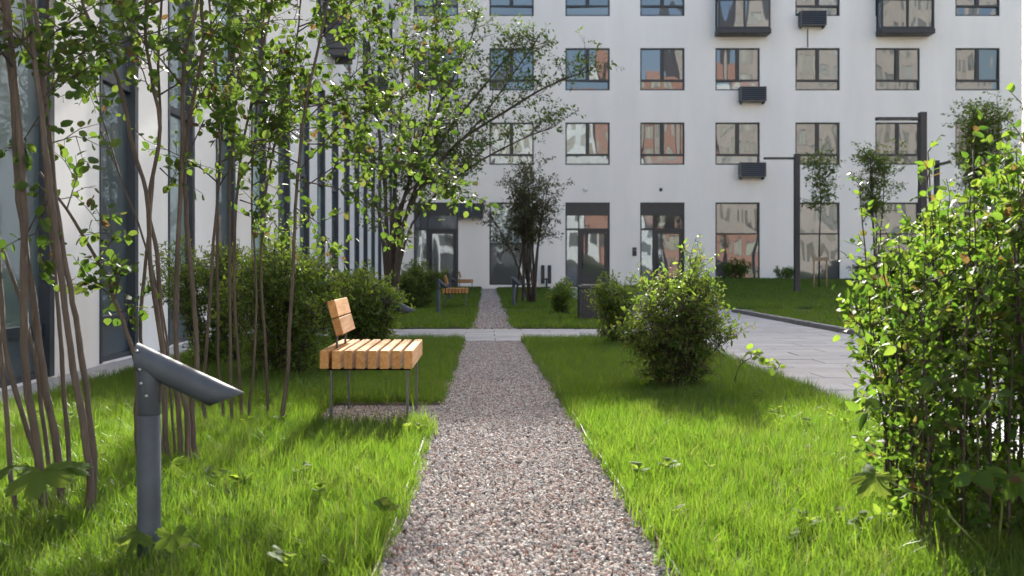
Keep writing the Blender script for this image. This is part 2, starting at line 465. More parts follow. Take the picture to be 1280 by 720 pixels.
# steel edging on both sides of the near path
def edging(name, pts, label):
    mb = MB()
    for (x0, y0), (x1, y1) in zip(pts[:-1], pts[1:]):
        d = Vector((x1 - x0, y1 - y0, 0)); L = d.length; d.normalize(); n = Vector((-d.y, d.x, 0)) * .003
        a = Vector((x0, y0, 0)); b = Vector((x1, y1, 0))
        vv = [a - n, a + n, b + n, b - n]
        mb.add([(p.x, p.y, -.07) for p in vv] + [(p.x, p.y, .006) for p in vv], [(0, 1, 2, 3), (4, 7, 6, 5), (0, 4, 5, 1), (1, 5, 6, 2), (2, 6, 7, 3), (3, 7, 4, 0)])
    o = mb.build(name, M['edging']); tag(o, label, 'edging', 'steel edging strips of the gravel path')
def wob(x, y, a=.006): return (x + a * math.sin(y * 2.1) + a * .6 * math.sin(y * 5.3), y)
edging('path_edging', [wob(pr(y), y) for y in np.arange(1.2, 13.06, .5)] + [(pr(13.05), 13.05)], 'thin steel edging strip between gravel path and the lawn beside the pavement')
edging('path_edging', [wob(pl(y), y) for y in np.arange(1.2, 6.0, .48)] + [(pl(6.08), 6.08), (PADX, 6.08)], 'thin steel edging strip beside the bollard light, turning in before the bench')
edging('path_edging', [(PADX, 7.02), (pl(7.02), 7.02)] + [wob(pl(y), y) for y in np.arange(7.5, 13.0, .5)] + [(pl(13.05), 13.05)], 'thin steel edging strip behind the bench running to the crossing pavement')

# paving: slabs are single stones, recessed joints
slab_cache = {}
def slab_mesh(w, d):
    k = (round(w, 3), round(d, 3))
    if k not in slab_cache:
        mb = MB(); mb.box(-w / 2, -d / 2, -.06, w / 2, d / 2, 0, bev=.005)
        slab_cache[k] = mb.mesh('paving_slab', M['slab'])
    return slab_cache[k]
def pave(parent, x0, y0, x1, y1, w, d, z=-0.012, off=True):
    j = 0; y = y0
    while y < y1 - .02:
        dd = min(d, y1 - y)
        x = x0 - (w / 2 if (off and j % 2) else 0)
        while x < x1 - .02:
            a, b = max(x, x0), min(x + w, x1)
            if b - a > .05:
                o = link('paving_slab', slab_mesh(b - a - .007, dd - .007), parent, ((a + b) / 2, y + dd / 2, z + random.uniform(-.002, .002)))
                o.rotation_euler = (random.uniform(-.002, .002), random.uniform(-.002, .002), 0)
            x += w
        y += d; j += 1
def pavement(name, rects, w, d):
    o = sheet(name, rects, M['kerb'], -0.045)
    for r in rects: pave(o, *r, w, d)
    return o
pavement('side_pavement', [(2.42, 4.0, 4.98, 21.0)], .86, .43)
pavement('far_pavement', [(2.42, 21.0, 4.98, 43.4)], .86, .86)
pavement('crossing_pavement', [(-3.08, 13.09, 2.40, 15.46)], .8, .40)
pavement('second_crossing_pavement', [(.5, 21.24, 2.41, 22.36), (4.99, 21.24, 8.0, 22.36)], .8, .56)
pavement('wall_pavement', [(-3.64, -1.5, -3.12, 43.4)], .53, .9)
# kerbs
def kerb_run(pts_x, y0, y1, n, label):
    root = empty('kerb', (pts_x, y0, 0)); tag(root, label, 'kerb')
    L = (y1 - y0) / n
    mb = MB(); mb.box(-.05, .004, -.12, .05, L - .004, .055, bev=.008); me = mb.mesh('kerb_stone', M['kerb'])
    for i in range(n): link('kerb_stone', me, root, (0, i * L, random.uniform(-.003, .003)))
kerb_run(5.06, 6.0, 21.2, 15, 'low dark kerb between grey pavement and the raised side lawn')
kerb_run(5.06, 22.4, 43.2, 20, 'low dark kerb beside far pavement, leading to the white facade')

# ------------------------------------------------------------------ scattering (grass and gravel are stuff)
def tuft_mesh(name, n, r, hmin, hmax, w, seed):
    g = np.random.default_rng(seed)
    V = []; Fc = []; lv = []
    for i in range(n):
        a = g.uniform(0, 2 * np.pi); rr = r * np.sqrt(g.uniform())
        bx, by = rr * np.cos(a), rr * np.sin(a)
        az = g.uniform(0, 2 * np.pi); h = g.uniform(hmin, hmax); lean = g.uniform(.05, .75) * h
        ww = w * g.uniform(.7, 1.3)
        sx, sy = -np.sin(az + g.normal(0, .5)), np.cos(az + g.normal(0, .5))
        b = len(V); l = g.uniform(0, .25)
        for k, t in enumerate((0, .38, .72, 1)):
            x = bx + np.cos(az) * lean * t ** 2; y = by + np.sin(az) * lean * t ** 2; z = h * (t - .18 * t * t * (lean / h)) - .01
            hw = ww * (1, .9, .6, 0)[k] / 2
            if k < 3:
                V += [(x - sx * hw, y - sy * hw, z), (x + sx * hw, y + sy * hw, z)]; lv += [l, l]
            else:
                V.append((x, y, z)); lv.append(l)
        Fc += [(b, b + 1, b + 3, b + 2), (b + 2, b + 3, b + 5, b + 4), (b + 4, b + 5, b + 6)]
    me = bpy.data.meshes.new(name); me.from_pydata(V, [], Fc); me.materials.append(M['grass'])
    at_ = me.attributes.new('lv', 'FLOAT', 'POINT'); at_.data.foreach_set('value', np.array(lv, dtype=np.float32))
    me.polygons.foreach_set('use_smooth', [True] * len(me.polygons))
    return me
def stone_mesh(name, seed):
    import bmesh
    g = np.random.default_rng(seed)
    bm = bmesh.new(); bmesh.ops.create_icosphere(bm, subdivisions=2, radius=1.0)
    sc = np.array([g.uniform(.8, 1.25), g.uniform(.7, 1.0), g.uniform(.5, .8)])
    pl_ = [(Vector(g.normal(size=3)).normalized(), g.uniform(.55, .85)) for _ in range(7)]
    for v in bm.verts:
        c = v.co.copy()
        for n, d in pl_:
            e = c.dot(n) - d
            if e > 0: c -= n * e
        v.co = Vector((c.x * sc[0], c.y * sc[1], c.z * sc[2]))
    me = bpy.data.meshes.new(name); bm.to_mesh(me); bm.free(); me.materials.append(M['gravel'])
    return me
def proto_collection(name, meshes):
    c = bpy.data.collections.new(name)
    for i, me in enumerate(meshes):
        c.objects.link(bpy.data.objects.new(name + '_proto', me))
    return c
def scatter(name, polys, coll, density, smin, smax, seed, tilt, z, noise=(1.0, 1.0, 1.0), allrot=False, zf=None, sub=None):
    o = sheet(name, polys, None, z, kind='stuff', zf=zf, sub=sub)
    ng = bpy.data.node_groups.new(name + '_nodes', 'GeometryNodeTree')
    ng.interface.new_socket('Geometry', in_out='INPUT', socket_type='NodeSocketGeometry')
    ng.interface.new_socket('Geometry', in_out='OUTPUT', socket_type='NodeSocketGeometry')
    N, L = ng.nodes, ng.links
    gi = N.new('NodeGroupInput'); go = N.new('NodeGroupOutput')
    dp = N.new('GeometryNodeDistributePointsOnFaces'); dp.inputs['Density'].default_value = density; dp.inputs['Seed'].default_value = seed
    ci = N.new('GeometryNodeCollectionInfo'); ci.inputs[0].default_value = coll; ci.inputs['Separate Children'].default_value = True; ci.inputs['Reset Children'].default_value = True
    ip = N.new('GeometryNodeInstanceOnPoints'); ip.inputs['Pick Instance'].default_value = True
    rv = N.new('FunctionNodeRandomValue'); rv.data_type = 'FLOAT_VECTOR'
    t = math.pi if allrot else tilt
    rv.inputs[0].default_value = (-t, -t, -math.pi); rv.inputs[1].default_value = (t, t, math.pi); rv.inputs['Seed'].default_value = seed + 1
    rs = N.new('FunctionNodeRandomValue'); rs.data_type = 'FLOAT'
    rs.inputs[2].default_value = smin; rs.inputs[3].default_value = smax; rs.inputs['Seed'].default_value = seed + 2
    nz = N.new('ShaderNodeTexNoise'); nz.inputs['Scale'].default_value = noise[0]; nz.inputs['Detail'].default_value = 2
    pos = N.new('GeometryNodeInputPosition'); L.new(pos.outputs[0], nz.inputs['Vector'])
    mr = N.new('ShaderNodeMapRange'); mr.inputs['From Min'].default_value = .3; mr.inputs['From Max'].default_value = .7; mr.inputs['To Min'].default_value = noise[1]; mr.inputs['To Max'].default_value = noise[2]
    L.new(nz.outputs[0], mr.inputs[0])
    mu = N.new('ShaderNodeMath'); mu.operation = 'MULTIPLY'; L.new(rs.outputs[1], mu.inputs[0]); L.new(mr.outputs[0], mu.inputs[1])
    L.new(gi.outputs[0], dp.inputs[0]); L.new(dp.outputs['Points'], ip.inputs['Points']); L.new(ci.outputs[0], ip.inputs['Instance'])
    L.new(rv.outputs[0], ip.inputs['Rotation']); L.new(mu.outputs[0], ip.inputs['Scale']); L.new(ip.outputs[0], go.inputs[0])
    md = o.modifiers.new('scatter', 'NODES'); md.node_group = ng
    return o

tufts = proto_collection('grass_tuft', [tuft_mesh('grass_tuft', 34, .055, .035, .125, .0028, 100 + i) for i in range(5)])
tall = proto_collection('tall_tuft', [tuft_mesh('tall_tuft', 9, .03, .10, .23, .0045, 200 + i) for i in range(4)])
coarse = proto_collection('coarse_tuft', [tuft_mesh('coarse_tuft', 26, .12, .04, .10, .009, 300 + i) for i in range(4)])
stones = proto_collection('pebble', [stone_mesh('pebble', 400 + i) for i in range(7)])

def crop_y(polys, a, b):
    out = []
    for q in polys:
        (x0, y0), (x1, _), (x2, y1), (x3, _) = q
        ya, yb = max(y0, a), min(y1, b)
        if yb - ya < .01: continue
        f = lambda xa, xb, y: xa + (xb - xa) * (y - y0) / (y1 - y0)
        out.append([(f(x0, x3, ya), ya), (f(x1, x2, ya), ya), (f(x1, x2, yb), yb), (f(x0, x3, yb), yb)])
    return out
NG = (1.6, .85, 1.1)
S = lambda o, l, c: tag(o, l, c)
S(scatter('left_lawn_grass', crop_y(near_left, 2.2, 8), tufts, 520, .75, 1.15, 1, .22, LZ, NG), 'bright sunlit grass round the shrub stems and bollard light', 'grass')
S(scatter('right_lawn_grass', crop_y(near_right, 2.2, 8), tufts, 520, .75, 1.15, 5, .22, LZ, NG), 'bright sunlit grass between gravel path and side pavement', 'grass')
S(scatter('left_lawn_back_grass', crop_y(near_left, 8, 13.1), tufts, 300, .8, 1.15, 9, .22, LZ, NG), 'shaded grass behind the near timber bench', 'grass')
S(scatter('right_lawn_back_grass', crop_y(near_right, 8, 13.1), tufts, 300, .8, 1.15, 13, .22, LZ, NG), 'shaded grass round the large rounded bush', 'grass')
S(scatter('left_tall_grass', crop_y(near_left, 2.2, 9), tall, 38, .6, 1.0, 17, .25, LZ, (1.1, .45, 1.15)), 'tall loose grass blades standing above the left lawn', 'grass')
S(scatter('right_tall_grass', crop_y(near_right, 2.2, 9), tall, 38, .6, 1.0, 21, .25, LZ, (1.1, .45, 1.15)), 'tall loose grass blades standing above the right lawn', 'grass')
S(scatter('far_left_lawn_grass', far_left, coarse, 75, .8, 1.2, 25, .2, LZ), 'shaded grass along the far path below the far benches', 'grass')
S(scatter('far_right_lawn_grass', far_right, coarse, 75, .8, 1.2, 29, .2, LZ), 'shaded grass round the litter bin and far shrubs', 'grass')
S(scatter('side_lawn_grass', side_lawn, coarse, 42, .8, 1.25, 33, .2, LZ, zf=mound, sub=(24, 24)), 'shaded grass on the raised lawn round the lamp posts', 'grass')
S(scatter('path_gravel', [crop_y([path_polys[0]], 2.2, 13.05)[0], path_polys[1]], stones, 7400, .0040, .0118, 41, 0, -0.018, (3, .9, 1.15), allrot=True), 'loose pink and grey gravel on the path beside the bench', 'gravel')
S(scatter('far_path_gravel', far_path, stones, 900, .009, .020, 45, 0, -0.018, allrot=True), 'loose grey gravel on the far path leading to the facade', 'gravel')

def strips(f, ys, w): return [[(f(a) - w, a), (f(a) + w, a), (f(b) + w, b), (f(b) - w, b)] for a, b in ys]
S(scatter('right_edge_grass', strips(pr, [(2.3, 13.0)], .035), tufts, 90, .4, .8, 51, .5, LZ - .01, (3, .4, 1.2)), 'uneven grass spilling over the path edging toward the pavement side', 'grass')
S(scatter('left_edge_grass', strips(pl, [(2.3, 6.0), (7.1, 13.0)], .035), tufts, 90, .4, .8, 55, .5, LZ - .01, (3, .4, 1.2)), 'uneven grass spilling over the path edging on the bench side', 'grass')
def rosette(seed):
    g = np.random.default_rng(seed); V = []; Fc = []; lv = []
    for i in range(9):
        a = g.uniform(0, 6.28); L_ = g.uniform(.03, .075); z0 = g.uniform(.02, .07); w = L_ * g.uniform(.3, .45); b = len(V)
        for u, hw in ((.25, 0), (.5, .8), (.8, 1), (1.05, .55), (1.15, 0)):
            x, y = math.cos(a) * L_ * u, math.sin(a) * L_ * u; z = z0 + .95 * L_ * (u - .35 * u * u)
            sx, sy = -math.sin(a) * w * hw, math.cos(a) * w * hw
            V += [(x - sx, y - sy, z + .2 * w * hw), (x + sx, y + sy, z + .2 * w * hw)]; lv += [i / 9] * 2
        Fc += [(b + 2 * k, b + 2 * k + 1, b + 2 * k + 3, b + 2 * k + 2) for k in range(4)]
    me = bpy.data.meshes.new('rosette'); me.from_pydata(V, [], Fc); me.materials.append(M['leaf_broad'])
    at_ = me.attributes.new('lv', 'FLOAT', 'POINT'); at_.data.foreach_set('value', np.array(lv, dtype=np.float32))
    return me
def litter_leaf(seed):
    g = np.random.default_rng(seed); T = [(-.5, 0, 0), (-.1, .22, .06), (.25, .16, .1), (.5, 0, .02), (.25, -.16, .09), (-.1, -.22, .05), (0, 0, -.02)]
    me = bpy.data.meshes.new('fallen_leaf'); me.from_pydata([(x, y, z + g.normal(0, .03)) for x, y, z in T], [], [(6, i, (i + 1) % 6) for i in range(6)]); me.materials.append(M['dry_leaf'])
    return me
M['dry_leaf'] = mat_plain('dry_leaf', (.20, .16, .06), .7, var=.3, scale=3, objvar=.4)
dl_ = proto_collection('fallen_leaf', [litter_leaf(600 + i) for i in range(3)])
S(scatter('path_litter', [crop_y([path_polys[0]], 2.3, 12)[0]], dl_, 5, .018, .04, 71, .35, -.004), 'small dry leaves fallen on the gravel path', 'leaf litter')
ros = proto_collection('rosette', [rosette(500 + i) for i in range(4)])
S(scatter('left_lawn_weeds', crop_y(near_left, 2.2, 8), ros, 4, .5, 1.0, 61, .3, LZ + .02, (1.3, .3, 1.2)), 'small clover-like weeds mixed into the left lawn', 'weeds')
S(scatter('right_lawn_weeds', crop_y(near_right, 2.2, 8), ros, 4, .5, 1.0, 65, .3, LZ + .02, (1.3, .3, 1.2)), 'small clover-like weeds mixed into the right lawn', 'weeds')

# ------------------------------------------------------------------ buildings
def wall_with_openings(u0, u1, z0, z1, ops, depth, mapf):
    """ops: (ua, ub, za, zb); mapf(u, z, d) -> point, d = depth into the wall"""
    us = sorted({u0, u1} | {o[0] for o in ops} | {o[1] for o in ops})
    zs = sorted({z0, z1} | {o[2] for o in ops} | {o[3] for o in ops})
    mb = MB()
    for i in range(len(us) - 1):
        for j in range(len(zs) - 1):
            um, zm = (us[i] + us[i + 1]) / 2, (zs[j] + zs[j + 1]) / 2
            if any(a < um < b and c < zm < d for a, b, c, d in ops): continue
            mb.add([mapf(us[i], zs[j], 0), mapf(us[i + 1], zs[j], 0), mapf(us[i + 1], zs[j + 1], 0), mapf(us[i], zs[j + 1], 0)], [(0, 1, 2, 3)])
    for a, b, c, d in ops:
        q = [(a, c), (b, c), (b, d), (a, d)]
        for k in range(4):
            p, r = q[k], q[(k + 1) % 4]
            mb.add([mapf(p[0], p[1], 0), mapf(r[0], r[1], 0), mapf(r[0], r[1], depth + .05), mapf(p[0], p[1], depth + .05)], [(0, 1, 2, 3)])
        mb.add([mapf(a, c, depth + .05), mapf(b, c, depth + .05), mapf(b, d, depth + .05), mapf(a, d, depth + .05)], [(0, 1, 2, 3)])
    return mb

FY = 43.5
SCL = F / FY                                             # photo pixels per metre on the facade
fx = lambda px: (px - CX) / SCL
fz = lambda py: H - (py - CY) / SCL
BH = 17.0
FX0, FX1 = -3.646, fx(1278)
front = empty('apartment_building', (0, FY, 0))
tag(front, 'white plastered apartment block with square dark-framed windows facing the path', 'building')

pane_cache = {}
def pane(parent, x0, z0, x1, z1, y, mat='glass', jit=True):
    w, h = x1 - x0, z1 - z0
    k = (round(w, 3), round(h, 3), mat)
    if k not in pane_cache:
        mb = MB(); mb.box(-w / 2, -.006, -h / 2, w / 2, .006, h / 2); pane_cache[k] = mb.mesh('pane', M[mat])
    o = link('pane', pane_cache[k], parent, ((x0 + x1) / 2, y, (z0 + z1) / 2))
    if jit: o.rotation_euler = (random.gauss(0, .012), 0, random.gauss(0, .03))
    return o
frame_cache = {}
def bars(name, key, rects, parent, loc, mat, d=.07):
    if key not in frame_cache:
        mb = MB()
        for i, (a, b, c, e) in enumerate(rects): mb.box(a, -d / 2 - .0015 * (i % 3), b, c, d / 2, e)
        frame_cache[key] = mb.mesh(name, mat)
    return link(name, frame_cache[key], parent, loc)

WW, WH = 55.5 / SCL, 53 / SCL
cols_px = [545, 639.5, 734.5, 828, 922, 1022, 1122, 1222]
rows_top = [60, 153, -33, -126]
ops = []; win = []
for ci_, cx in enumerate(cols_px):
    for rt in rows_top:
        x0, x1 = fx(cx) - WW / 2, fx(cx) + WW / 2
        z1 = fz(rt); z0 = z1 - WH
        if z1 > BH - .5: z1 = z1
        ops.append((x0, x1, z0, z1)); win.append((x0, x1, z0, z1, ci_, rt))
GT, GB = fz(253), 0.12
ground = []
for ci_, cx in enumerate(cols_px):
    x0, x1 = fx(cx) - WW / 2, fx(cx) + WW / 2
    zb = 0.03 if ci_ in (0, 2, 3) else GB
    ops.append((x0, x1, zb, GT)); ground.append((x0, x1, zb, GT, ci_))
wm = wall_with_openings(FX0, FX1, -.1, BH, ops, .14, lambda u, z, d: (u, d, z))
D_ = 13.0
wm.add([(FX0, 0, -.1), (FX0, D_, -.1), (FX0, D_, BH), (FX0, 0, BH)], [(0, 1, 2, 3)])
wm.add([(FX1, 0, -.1), (FX1, D_, -.1), (FX1, D_, BH), (FX1, 0, BH)], [(3, 2, 1, 0)])
wm.add([(FX0, D_, -.1), (FX1, D_, -.1), (FX1, D_, BH), (FX0, D_, BH)], [(3, 2, 1, 0)])
wm.build('wall', M['plaster'], front)
rf = MB().box(FX0 - .001, -.06, BH + .002, FX1 + .06, D_ + .06, BH + .12).build('roof', M['frame'], front)

def std_window(parent, w, h, loc, glass='glass'):
    f = .055; zt = h * .235; m2 = .045
    rects = [(-w / 2, 0, -w / 2 + f, h), (w / 2 - f, 0, w / 2, h), (-w / 2 + f, 0, w / 2 - f, f), (-w / 2 + f, h - f, w / 2 - f, h),
             (-w / 2 + f, zt - .045, w / 2 - f, zt + .045), (-.075, zt + .045, .075, h - f),
             (-w / 2 - .02, -.035, w / 2 + .02, -.002)]
    o = bars('window', ('std', round(w, 3), round(h, 3)), rects, parent, loc, M['frame'], .09)
    pane(o, -w / 2 + f, zt + .045, -.075, h - f, .012, glass)
    pane(o, .075, zt + .045, w / 2 - f, h - f, .012, glass)
    pane(o, -w / 2 + f, f, w / 2 - f, zt - .045, .012, glass)
    return o
balcony_cells = {(4, -33), (6, -33)}
for (x0, x1, z0, z1, ci_, rt) in win:
    std_window(front, WW - .004, WH - .004, ((x0 + x1) / 2, .085, z0 + .002))
# panes left ajar reflect the sky
ajar = [(1, 153, 1, 9), (4, 153, 1, -8), (1, 60, 1, 8), (2, 60, 1, 7), (5, -33, 1, 8)]
# ground floor
def ground_window(x0, x1, z0, z1, tr):
    w, h = x1 - x0 - .004, z1 - z0 - .004; f = .06
    zt = h * tr
    rects = [(-w / 2, 0, -w / 2 + f, h), (w / 2 - f, 0, w / 2, h), (-w / 2 + f, 0, w / 2 - f, f), (-w / 2 + f, h - f, w / 2 - f, h), (-w / 2 + f, zt - .03, w / 2 - f, zt + .03)]
    o = bars('shop_window', ('g', round(w, 3), round(h, 3), tr), rects, front, ((x0 + x1) / 2, .085, z0 + .002), M['frame'], .09)
    pane(o, -w / 2 + f, f, w / 2 - f, zt - .03, .012); pane(o, -w / 2 + f, zt + .03, w / 2 - f, h - f, .012)
def entrance(x0, x1, z0, z1, leafside):
    w, h = x1 - x0 - .004, z1 - z0 - .004; f = .06
    sp = .54; t2 = h - sp - .58                                     # dark spandrel on top, a light over the door
    xs = -w / 2 + f + .46                                           # side light
    rects = [(-w / 2, 0, -w / 2 + f, h), (w / 2 - f, 0, w / 2, h), (-w / 2 + f, h - sp, w / 2 - f, h),
             (-w / 2 + f, t2 - .04, w / 2 - f, t2 + .04), (xs, 0, xs + .10, t2 - .04), (xs + .02, t2 + .04, xs + .07, h - sp), (-w / 2 + f, 0, xs, .10)]
    o = bars('entrance', ('e', round(w, 3), round(h, 3)), rects, front, ((x0 + x1) / 2, .085, z0 + .002), M['frame'], .09)
    pane(o, -w / 2 + f, .10, xs, t2 - .04, .012); pane(o, -w / 2 + f, t2 + .04, xs + .02, h - sp, .012); pane(o, xs + .07, t2 + .04, w / 2 - f, h - sp, .012)
    dl, dr = xs + .10, w / 2 - f
    db = MB()
    for i, (a, b, c, e) in enumerate([(dl + .006, .01, dl + .15, t2 - .046), (dr - .15, .01, dr - .006, t2 - .046), (dl + .15, .01, dr - .15, .34), (dl + .15, t2 - .19, dr - .15, t2 - .046)]):
        db.box(a, -.03 - .002 * (i > 1), b, c, .03, e)
    dob = db.build('door', M['frame'], o)
    pane(o, dl + .15, .34, dr - .15, t2 - .19, .02)
    hb = MB(); hb.tube([(dl + .10, -.09, .75), (dl + .10, -.09, 1.55)], .014, 8); hb.box(dl + .09, -.09, .80, dl + .11, -.03, .82); hb.box(dl + .09, -.09, 1.48, dl + .11, -.03, 1.50)
    hb.build('handle', M['steel'], dob)
for (x0, x1, z0, z1, ci_) in ground:
    if ci_ in (0, 2, 3): entrance(x0, x1, z0, z1, 1)
    else: ground_window(x0, x1, z0, z1, .62 if ci_ in (4, 5, 6, 7) else .5)

# slatted air conditioner baskets (px box on the facade)
def ac_mesh(w, h, d):
    mb = MB()
    for x in (-w / 2, w / 2 - .03): mb.box(x, -d, 0, x + .03, 0, h)
    mb.box(-w / 2 + .03, -d + .002, 0, w / 2 - .03, -.002, .03); mb.box(-w / 2 + .03, -d + .002, h - .03, w / 2 - .03, -.002, h)
    n = 6
    for i in range(n):
        z = .05 + (h - .1) * i / n
        Mx = Matrix.Translation((0, -d + .02, z + .04)) @ Matrix.Rotation(R(-28), 4, 'X')
        mb.box(-w / 2 + .03, -.006, -.028, w / 2 - .03, .006, .028, M=Mx)
        for sx in (-1, 1):
            Mx = Matrix.Translation((sx * (w / 2 - .004), -d / 2, z + .04)) @ Matrix.Rotation(R(28 * sx), 4, 'Y')
            mb.box(-.005, -d / 2 + .03, -.042, .005, d / 2 - .03, .042, M=Mx)
    mb.box(-w / 2 + .05, -d + .05, -.09, -w / 2 + .09, -.02, -.001); mb.box(w / 2 - .09, -d + .05, -.09, w / 2 - .05, -.02, -.001)
    return mb
M['louvre'] = mat_plain('louvre_metal', (0.075, 0.08, 0.09), 0.4, var=.1)
ac_in = MB().box(-.48, -.34, .031, .48, -.03, .565).mesh('air_conditioner', M['dark_plastic'])
ac_me = ac_mesh(1.06, .60, .42).mesh('air_conditioner_basket', M['louvre'])
for (px0, px1, py1) in [(923, 955, 129.5), (922, 955, 223.5), (997, 1030, 35.5), (572, 605, 274)]:
    link('air_conditioner', ac_in, link('air_conditioner_basket', ac_me, front, (fx((px0 + px1) / 2), -.004, fz(py1) + .05)))
dr_ = MB().tube([(fx(1009.5), -.02, fz(36)), (fx(1009.5), -.02, fz(59))], .018, 6).build('drain_pipe', M['frame'], front)
# glazed balconies
def balcony(px0, px1, pyb):
    x0, x1 = fx(px0), fx(px1); zb = fz(pyb); h = 2.75; d = .62
    o = MB().box(x0 - .06, -d - .05, zb, x1 + .06, 0, zb + .22, bev=.02).build('balcony', M['frame'], front)
    fr = MB()
    z0, z1 = zb + .222, zb + h
    n = 2; xs = [x0 + (x1 - x0) * i / n for i in range(n + 1)]
    for x in xs: fr.box(x - .035, -d, z0, x + .035, -d + .07, z1)
    for a, b in zip(xs[:-1], xs[1:]):
        for z in (z0, z0 + 1.15, z1 - .07): fr.box(a + .036, -d + .003, z, b - .036, -d + .066, z + .07)
    for x in (x0, x1):
        fr.box(x - .034, -.08, z0, x + .034, -.004, z1)
        for z in (z0, z0 + 1.15, z1 - .07): fr.box(x - .03, -d + .071, z, x + .03, -.082, z + .07)
    fr.build('balcony_frame', M['frame'], o)
    for a, b in zip(xs[:-1], xs[1:]):
        pane(o, a + .036, z0 + .07, b - .036, z0 + 1.15, -d + .035); pane(o, a + .036, z0 + 1.22, b - .036, z1 - .07, -d + .035)
    for x in (x0, x1):
        mb = MB(); mb.box(x - .006, -d + .072, z0 + .071, x + .006, -.083, z1 - .071); mb.build('pane', M['glass'], o)
    MB().box(x0 - .05, -d - .04, z1 + .002, x1 + .05, -.002, z1 + .12).build('balcony_roof', M['frame'], o)
balcony(895, 957, 46); balcony(1096, 1159, 46)
# round wall lamp, sensor and intercom
def disc(px, py, r, name, mat):
    mb = MB(); mb.tube([(0, 0, 0), (0, -.05, 0), (0, -.07, 0)], [r, r, r * .7], 14)
    return mb.build(name, mat, front, (fx(px), -.002, fz(py)))
disc(732, 236.5, .10, 'wall_lamp', M['ledwhite']); disc(826, 237, .07, 'motion_sensor', M['steel'])
ic = MB().box(-.085, -.05, 0, .085, 0, .36, bev=.01).build('intercom', M['dark_plastic'], front, (fx(793), -.003, fz(320)))
MB().box(-.05, -.058, .2, .05, -.051, .3).build('intercom_screen', M['steel'], ic)

# left building: white piers and tall narrow glazing
LX = -3.65
left = empty('side_building', (LX, 0, 0))
tag(left, 'white side building with tall narrow glazed bays behind the shrub stems', 'building')
PITCH, WN = 2.12, 1.07
lops = []; tallw = []; upw = []
LBH = 16.0; LZT = 4.9
for k in range(-5, 16):
    a = 9.83 + PITCH * k
    lops.append((a, a + WN, 0.0, LZT)); tallw.append((a, a + WN))
for k in range(0, 10):
    a = 1.2 + 4.24 * k
    for z in (6.1, 9.2, 12.3):
        lops.append((a, a + 1.7, z, z + 1.75)); upw.append((a, a + 1.7, z, z + 1.75))
lm = wall_with_openings(-2.0, 56.4, -.1, LBH, lops, .12, lambda u, z, d: (-d, u, z))
lm.add([(0, -2, -.1), (-13, -2, -.1), (-13, -2, LBH), (0, -2, LBH)], [(0, 1, 2, 3)])
lm.add([(-13, -2, -.1), (-13, 56.4, -.1), (-13, 56.4, LBH), (-13, -2, LBH)], [(0, 1, 2, 3)])
lm.add([(0, 56.4, -.1), (-13, 56.4, -.1), (-13, 56.4, LBH), (0, 56.4, LBH)], [(3, 2, 1, 0)])
lm.build('wall', M['plaster_left'], left)
MB().box(-13.05, -2.05, LBH + .002, .05, 56.45, LBH + .12).build('roof', M['frame'], left)
tw = MB(); f = .05; dpt = .125                                   # deep dark lining seen on the far jamb
for (a, b, c, e) in [(.002, 0, f, LZT - .004), (WN - f - .05, 0, WN - .002, LZT - .004), (f, LZT - f, WN - f - .05, LZT - .004), (f, .36, WN - f - .05, .44), (f, .0, WN - f - .05, .05), (f, 2.72, WN - f - .05, 2.80)]:
    tw.box(-.135, a, b, .012, c, e) if c - a < .2 else tw.box(-.13, a, b, -.03, c, e)
tw_me = tw.mesh('tall_window', M['frame_left'])
pb = MB().box(-.10, f, .052, -.06, WN - f - .05, .358).mesh('sill_panel', M['panel_left'])
p1 = MB().box(-.092, f, .44, -.08, WN - f - .05, 2.72).mesh('pane', M['glass_left']); p2 = MB().box(-.092, f, 2.80, -.08, WN - f - .05, LZT - f).mesh('pane', M['glass_left'])
for (a, b) in tallw:
    o = link('tall_window', tw_me, left, (0, a, 0.002))
    link('sill_panel', pb, o); link('pane', p1, o); link('pane', p2, o)
for (a, b, z0, z1) in upw:
    o = std_window(left, 1.696, 1.746, (-.075, (a + b) / 2, z0 + .002)); o.rotation_euler = (0, 0, R(-90) + math.pi)
for y, z in [(24.4, 6.0), (24.4, 9.0), (32.9, 6.0), (15.9, 6.0)]:
    o = link('air_conditioner_basket', ac_me, left, (.004, y, z - .1)); o.rotation_euler = (0, 0, R(90)); o.scale = (1.3, 1.2, 1.5); link('air_conditioner', ac_in, o)

